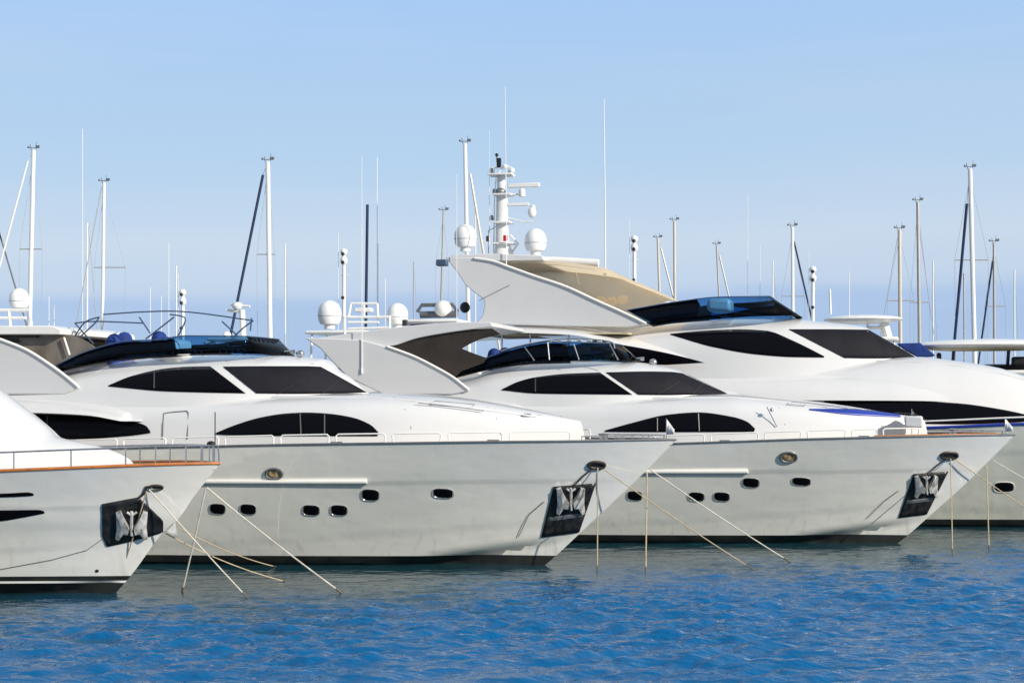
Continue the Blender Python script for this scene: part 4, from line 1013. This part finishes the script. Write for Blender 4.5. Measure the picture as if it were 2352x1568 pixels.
sailboat(2284, 558, 800, 95, 'rightmost sailing boat with short mast and dashed dark forestay', .09, u2=2283, m='alug', spreaders=[(2262,2310,703)], stay=(2280,600,2254,785,.06,'navy'))
sailboat(2215, 628, 790, 130, 'distant sailing boat with small mast left of the tallest right-hand mast', .08, u2=2214, m='alug', head=False)
sailboat(-40, 420, 742, 86, 'sailing boat mostly out of frame at left with only its dark forestay showing', .11, stay=(-12,500,34,655,.045,'greytrim'))

for u, vt, vb, d, r, m, lab in (
    (405, 610, 800, 150, .07, 'alu', 'faint far sailing boat just left of the knobbly signal mast'),
    (655, 560, 800, 150, .07, 'alu', 'faint far sailing boat just right of the thick left centre mast'),
    (950, 600, 760, 150, .06, 'alug', 'faint far sailing boat right of the pair of radomes'),
    (1092, 470, 600, 135, .06, 'alu', 'thin far mast between the left radome and the radar mast'),
    (1775, 600, 700, 150, .07, 'alu', 'thin far mast left of the mast with a blue dashed forestay'),
    (2143, 600, 800, 140, .07, 'alu', 'thin far mast between the grey mast and the tallest right mast'),
    (2330, 620, 800, 140, .08, 'alu', 'thin far mast at the right edge beyond the dashed forestay')):
    sailboat(u, vt, vb, d, lab, r, m=m, stay=(u+2, vt+25, u+9, vb-10, .02, 'wire'))
FG = 'motor yachts moored in the far row'
def far_yacht(u, d, label, roof_v, name='motor_yacht', Lh=15, fn=None, roofw=3.2):
    p = at(u, roof_v, d); zt = p[2]; root = empty(name, (p[0], d, 0), -TH); tag(root, label, 'yacht', FG)
    b = MB(); far_hull(b, Lh, 4.6, 0, 2.0); b.build('hull', 'hull', root)
    zc = min(zt-.6, 3.7)
    fr = None
    v = []; f = []
    prof = [(-Lh*.42, 2.0, 2.0), (-Lh*.40, 1.9, zc), (-Lh*.1, 1.9, zc+.1), (Lh*.06, 1.7, zc), (Lh*.2, 1.3, 2.7), (Lh*.33, .5, 2.1)]
    for x, w, z in prof: v += [(x, -w, 1.8), (x, -w*.85, z), (x, w*.85, z), (x, w, 1.8)]
    for i in range(len(prof)-1):
        for k in range(3): f.append((i*4+k, i*4+k+1, i*4+k+5, i*4+k+4))
    f.append((0,1,2,3)); f.append(tuple((len(prof)-1)*4+k for k in range(4)))
    c = mesh_obj('cabin', v, f, 'white', root, bevel=.12)
    g = MB(); g.box((-Lh*.12, 0, (2.2+zc)/2), (Lh*.42, 3.84, .5)); g.build('window_band', 'glass', c, bevel=.05)
    if zt > zc+.5:
        t = MB(); t.box((0, 0, zt-.1), (roofw, 2.4, .18)); t = t.build('hardtop', 'trim', root, bevel=.08)
        for x in (-roofw*.4, roofw*.35):
            for y in (-1.0, 1.0): MB().tube([(x-.2, y, zc-.1), (x, y, zt-.15)], .06, 6).build('hardtop_leg', 'trim', t)
    def P(uu, vv, y=0):
        q = at(uu, vv, d); dx, dy = q[0]-p[0], 0.0
        return (dx/cos(TH), 0+y, q[2])
    if fn: fn(root, P)
    return root
def light_mast(u, vt, vb, w=5):
    def fn(root, P):
        b = MB(); b.tube([(P(u, vb)[0], 0, 3.0), P(u, vt+8)], .09, 8); b.tube([P(u-w, (vt+vb)/2), P(u+w*2, (vt+vb)/2)], .03, 6); k = b.build('signal_mast', 'alu', root)
        b = MB(); b.ball(P(u, vt+4), .18); b.ball(P(u, vt+24), .18, sz=1.3); b.build('mast_lamp', 'alu', k)
        for vv in (vt+9, vt+28, vb-6): MB().ball((P(u, vv)[0], -.17, P(u, vv)[2]), .09).build('lamp_housing', 'black2', k)
        b = MB(); b.tube([(P(u-w*2.2, vb)[0], 0, 3.0), P(u-w*2.2, vt-40)], .012, 5); b.build('whip_antenna', 'alu', root)
    return fn
def tower(root, P):
    b = MB(); b.tube([P(560, 790), P(556, 712)], .14, 10); b.tube([P(530, 700), P(575, 704)], .06, 8); b.tube([P(520, 712), P(556, 716)], .07, 8); k = b.build('radar_arch', 'trim', root)
    b = MB(); b.lathe(P(545, 703), [(.2,-.12),(.26,0),(.22,.14),(.05,.2)], 16); b.build('radar_scanner', 'trim', k)
    MB().ball(P(478, 788), .3, sz=.7).build('radar_dome', 'trim', root); MB().ball(P(520, 770), .2).build('radar_dome', 'trim', root)
far_yacht(548, 72, 'far motor yacht with stubby white radar arch just left of the thick white mast', 776, fn=tower, roofw=2.2)
far_yacht(419, 78, 'far motor yacht with knobbly white signal mast behind the folded bimini', 800, fn=light_mast(420, 668, 760))
far_yacht(789, 76, 'far motor yacht with white signal mast between the radomes of the middle yacht', 760, fn=light_mast(790, 575, 690, 6))
def gear(root, P):
    b = MB(); b.tube([P(958, 716), P(968, 700), P(1040, 700), P(1052, 716)], .09, 8); b.tube([P(965, 722), P(1050, 722)], .16, 8); b.build('folded_frame', 'greytrim', root)
    b = MB(); b.ball(P(1018, 709), .42, sz=.9); b.build('radar_dome', 'trim', root)
    b = MB(); b.ball(P(965, 742), .4, sx=1.6, sz=.5); b.build('blue_cover', 'blue', root)
    b = MB(); b.box(P(1016, 604), (.5, .4, .3)); b.build('radar_reflector', 'tube', root, bevel=.05)
far_yacht(1005, 70, 'far motor yacht with white dome and folded grey frame left of the tan canopy yacht', 735, fn=gear, roofw=2.6)
far_yacht(1457, 74, 'far motor yacht with twin post signal mast above the tan canopy', 690, fn=light_mast(1457, 545, 650, 5))
far_yacht(1867, 78, 'far motor yacht with short signal mast right of the smoked windscreen', 760, fn=light_mast(1867, 615, 712, 4))
def whips(lst):
    def fn(root, P):
        for u, a, c in lst: MB().tube([(P(u, c)[0], 0, 3.0), P(u, a)], .02, 5).build('whip_antenna', 'alu', root)
    return fn
far_yacht(1730, 90, 'far motor yacht hidden but for two pale whip antennas over the smoked windscreen', 760, fn=whips([(1718,600,780),(1745,565,780),(1718,445,600)]))
far_yacht(350, 95, 'far motor yacht hidden but for faint antennas left of centre mast', 820, fn=whips([(345,660,830),(372,680,830),(390,560,830)]))
far_yacht(118, 92, 'far motor yacht hidden but for small pale poles behind the left hardtop', 790, fn=whips([(112,680,800),(125,700,800),(195,300,760)]))
def two_whips(root, P): whips([(868,560,760),(885,640,760),(866,360,700)])(root, P)
far_yacht(880, 88, 'far motor yacht hidden behind the radomes, only faint antennas showing', 770, fn=two_whips)
def oval_top(root, P):
    b = MB(); c = P(1985, 733); b.ball(c, 1.65, sx=1.0, sy=.75, sz=.115); b.build('oval_hardtop', 'trim', root)
    b = MB(); b.tube([P(2040, 780), P(2030, 742)], .2, 10); b.tube([P(1995, 752), P(2040, 752)], .07, 8); b.tube([P(1995,765),P(1995,738)], .05, 8); b.build('radar_arch', 'trim', root)
    b = MB(); b.tube([P(1912,662), P(1914,720)], .05, 6); b.tube([P(1955,622), P(1955,722)], .015, 5); b.build('whip_antenna', 'alu', root)
    v = [P(2058,790,-.7), P(2108,789,-.7), P(2140,818,-.8), P(2100,822,-.8), P(2058,790,.7), P(2108,789,.7), P(2140,818,.8), P(2100,822,.8)]
    mesh_obj('blue_windscreen_cover', v, [(0,1,2,3),(7,6,5,4),(0,4,5,1),(1,5,6,2),(2,6,7,3),(3,7,4,0)], 'blue', root, bevel=.05)
far_yacht(2030, 64, 'far motor yacht with an oval cream hardtop on a single arch', 775, fn=oval_top, roofw=1.2)
def long_top(root, P):
    v = []; c = P(2270, 792)
    b = MB(); b.ball(c, 3.1, sx=1.0, sy=.45, sz=.085); b.build('long_hardtop', 'trim', root)
    b = MB(); b.ball((c[0], c[1], c[2]-.12), 2.8, sx=1.0, sy=.45, sz=.05); b.build('hardtop_lining', 'yellow', root)
    for a_, c_ in ((P(2318, 800), P(2305, 850)), (P(2200, 800), P(2190, 850))): MB().tube([a_, (c_[0], c_[1], 3.2)], .07, 8).build('hardtop_post', 'darksteel', root)
    b = MB(); b.ball(P(2300, 846), 1.5, sy=.8, sz=.14); b.build('smoked_windscreen', 'glass', root)
    for c_, d_ in ((P(2345, 830), (.8,.6,.4)), (P(2168,822), (.2,.3,.5))): MB().box(c_, d_).build('helm_seat', 'black2', root, bevel=.1)
far_yacht(2330, 64, 'far motor yacht with long cream hardtop at right edge above the big white foredeck', 850, fn=long_top, Lh=17)

# ------------------------------------------------------------------ mooring lines
def on_hull(fr, h, u, v, out=.03): return fr.world(on_surface(fr, lambda a, b: h.half(a, b), u, v, out))
def stem_pt(fr, u, v): return fr.world(fr.plane(u, v, 0)+np.array((.05, 0, 0)))
def drop(p, u, v):
    q = waterpt(u, v); return (q[0], q[1], -.05)
R1 = .017
rope('mooring_line', [stem_pt(frL, 468, 1120), drop(0, 417, 1358)], R1*1.2, 'ropew', 'pale rope dropping steeply from the stem of the nearest yacht into the water')
rope('mooring_line', [stem_pt(frL, 470, 1119), drop(0, 793, 1362)], R1*1.2, 'ropew', 'long pale rope slanting right from the stem of the nearest yacht')
rope('mooring_line', [on_hull(frL, hL, 342, 1120, .06), drop(0, 573, 1372)], R1, 'ropew', 'rope running right from the hawse of the nearest yacht across its stem', sag=.02)
rope('mooring_line', [on_hull(frL, hL, 336, 1122, .12), drop(0, 264, 1360)], R1*.9, 'rope', 'rope hanging from the hawse of the nearest yacht over its anchor pocket')
rope('mooring_line', [stem_pt(frL, 376, 1224), drop(0, 668, 1333)], R1*.8, 'rope', 'brown rope sagging right from the anchor of the nearest yacht, lower of two', sag=.12)
rope('mooring_line', [stem_pt(frL, 408, 1213), drop(0, 640, 1298)], R1*.8, 'rope', 'brown rope sagging right from the stem of the nearest yacht, upper of two', sag=.1)
rope('mooring_line', [on_hull(frA, hA, 1371, 1070, .08), drop(0, 1372, 1310)], R1, 'rope', 'rope hanging straight down from the hawse of the middle yacht')
rope('mooring_line', [on_hull(frA, hA, 1385, 1072, .1), drop(0, 1738, 1308)], R1*.9, 'rope', 'rope slanting right from the hawse of the middle yacht')
rope('mooring_line', [stem_pt(frA, 1482, 1082), drop(0, 1483, 1312)], R1*1.2, 'rope', 'tan rope hanging straight down from the stem of the middle yacht')
rope('mooring_line', [stem_pt(frA, 1488, 1077), drop(0, 1822, 1290)], R1*1.1, 'ropew', 'pale rope slanting right from the stem of the middle yacht')
rope('mooring_line', [on_hull(frB, hB, 2181, 1050, .08), drop(0, 2188, 1272)], R1, 'rope', 'rope hanging straight down from the hawse of the yacht on the right')
rope('mooring_line', [on_hull(frB, hB, 2192, 1052, .1), drop(0, 2480, 1240)], R1*.9, 'rope', 'rope slanting right from the hawse of the yacht on the right')
rope('mooring_line', [stem_pt(frB, 2262, 1068), drop(0, 2272, 1262)], R1*1.1, 'rope', 'rope hanging straight down from the stem of the yacht on the right')
rope('mooring_line', [stem_pt(frB, 2275, 1056), drop(0, 2560, 1205)], R1*.9, 'ropew', 'pale rope slanting right from the stem of the yacht on the right')
# chains from the hawse to the pocket, and the thin lines lying along the hulls (parts of each yacht)
for fr, h, root, a, b_, c_ in ((frA, hA, rA, [(1362,1072),(1340,1090),(1318,1112)], [(1250,1150),(1215,1180),(1190,1232)], None), (frB, hB, rB, [(2174,1050),(2150,1068),(2132,1084)], [(2064,1125),(2030,1150),(1990,1190)], None)):
    S = lambda s_, z_, h=h: h.half(s_, z_)
    line_on('anchor_chain', fr, S, a, .02, 'darksteel', root, out=.05, both=False)
    line_on('trip_line', fr, S, b_, .01, 'greytrim', root, out=.03, both=False)
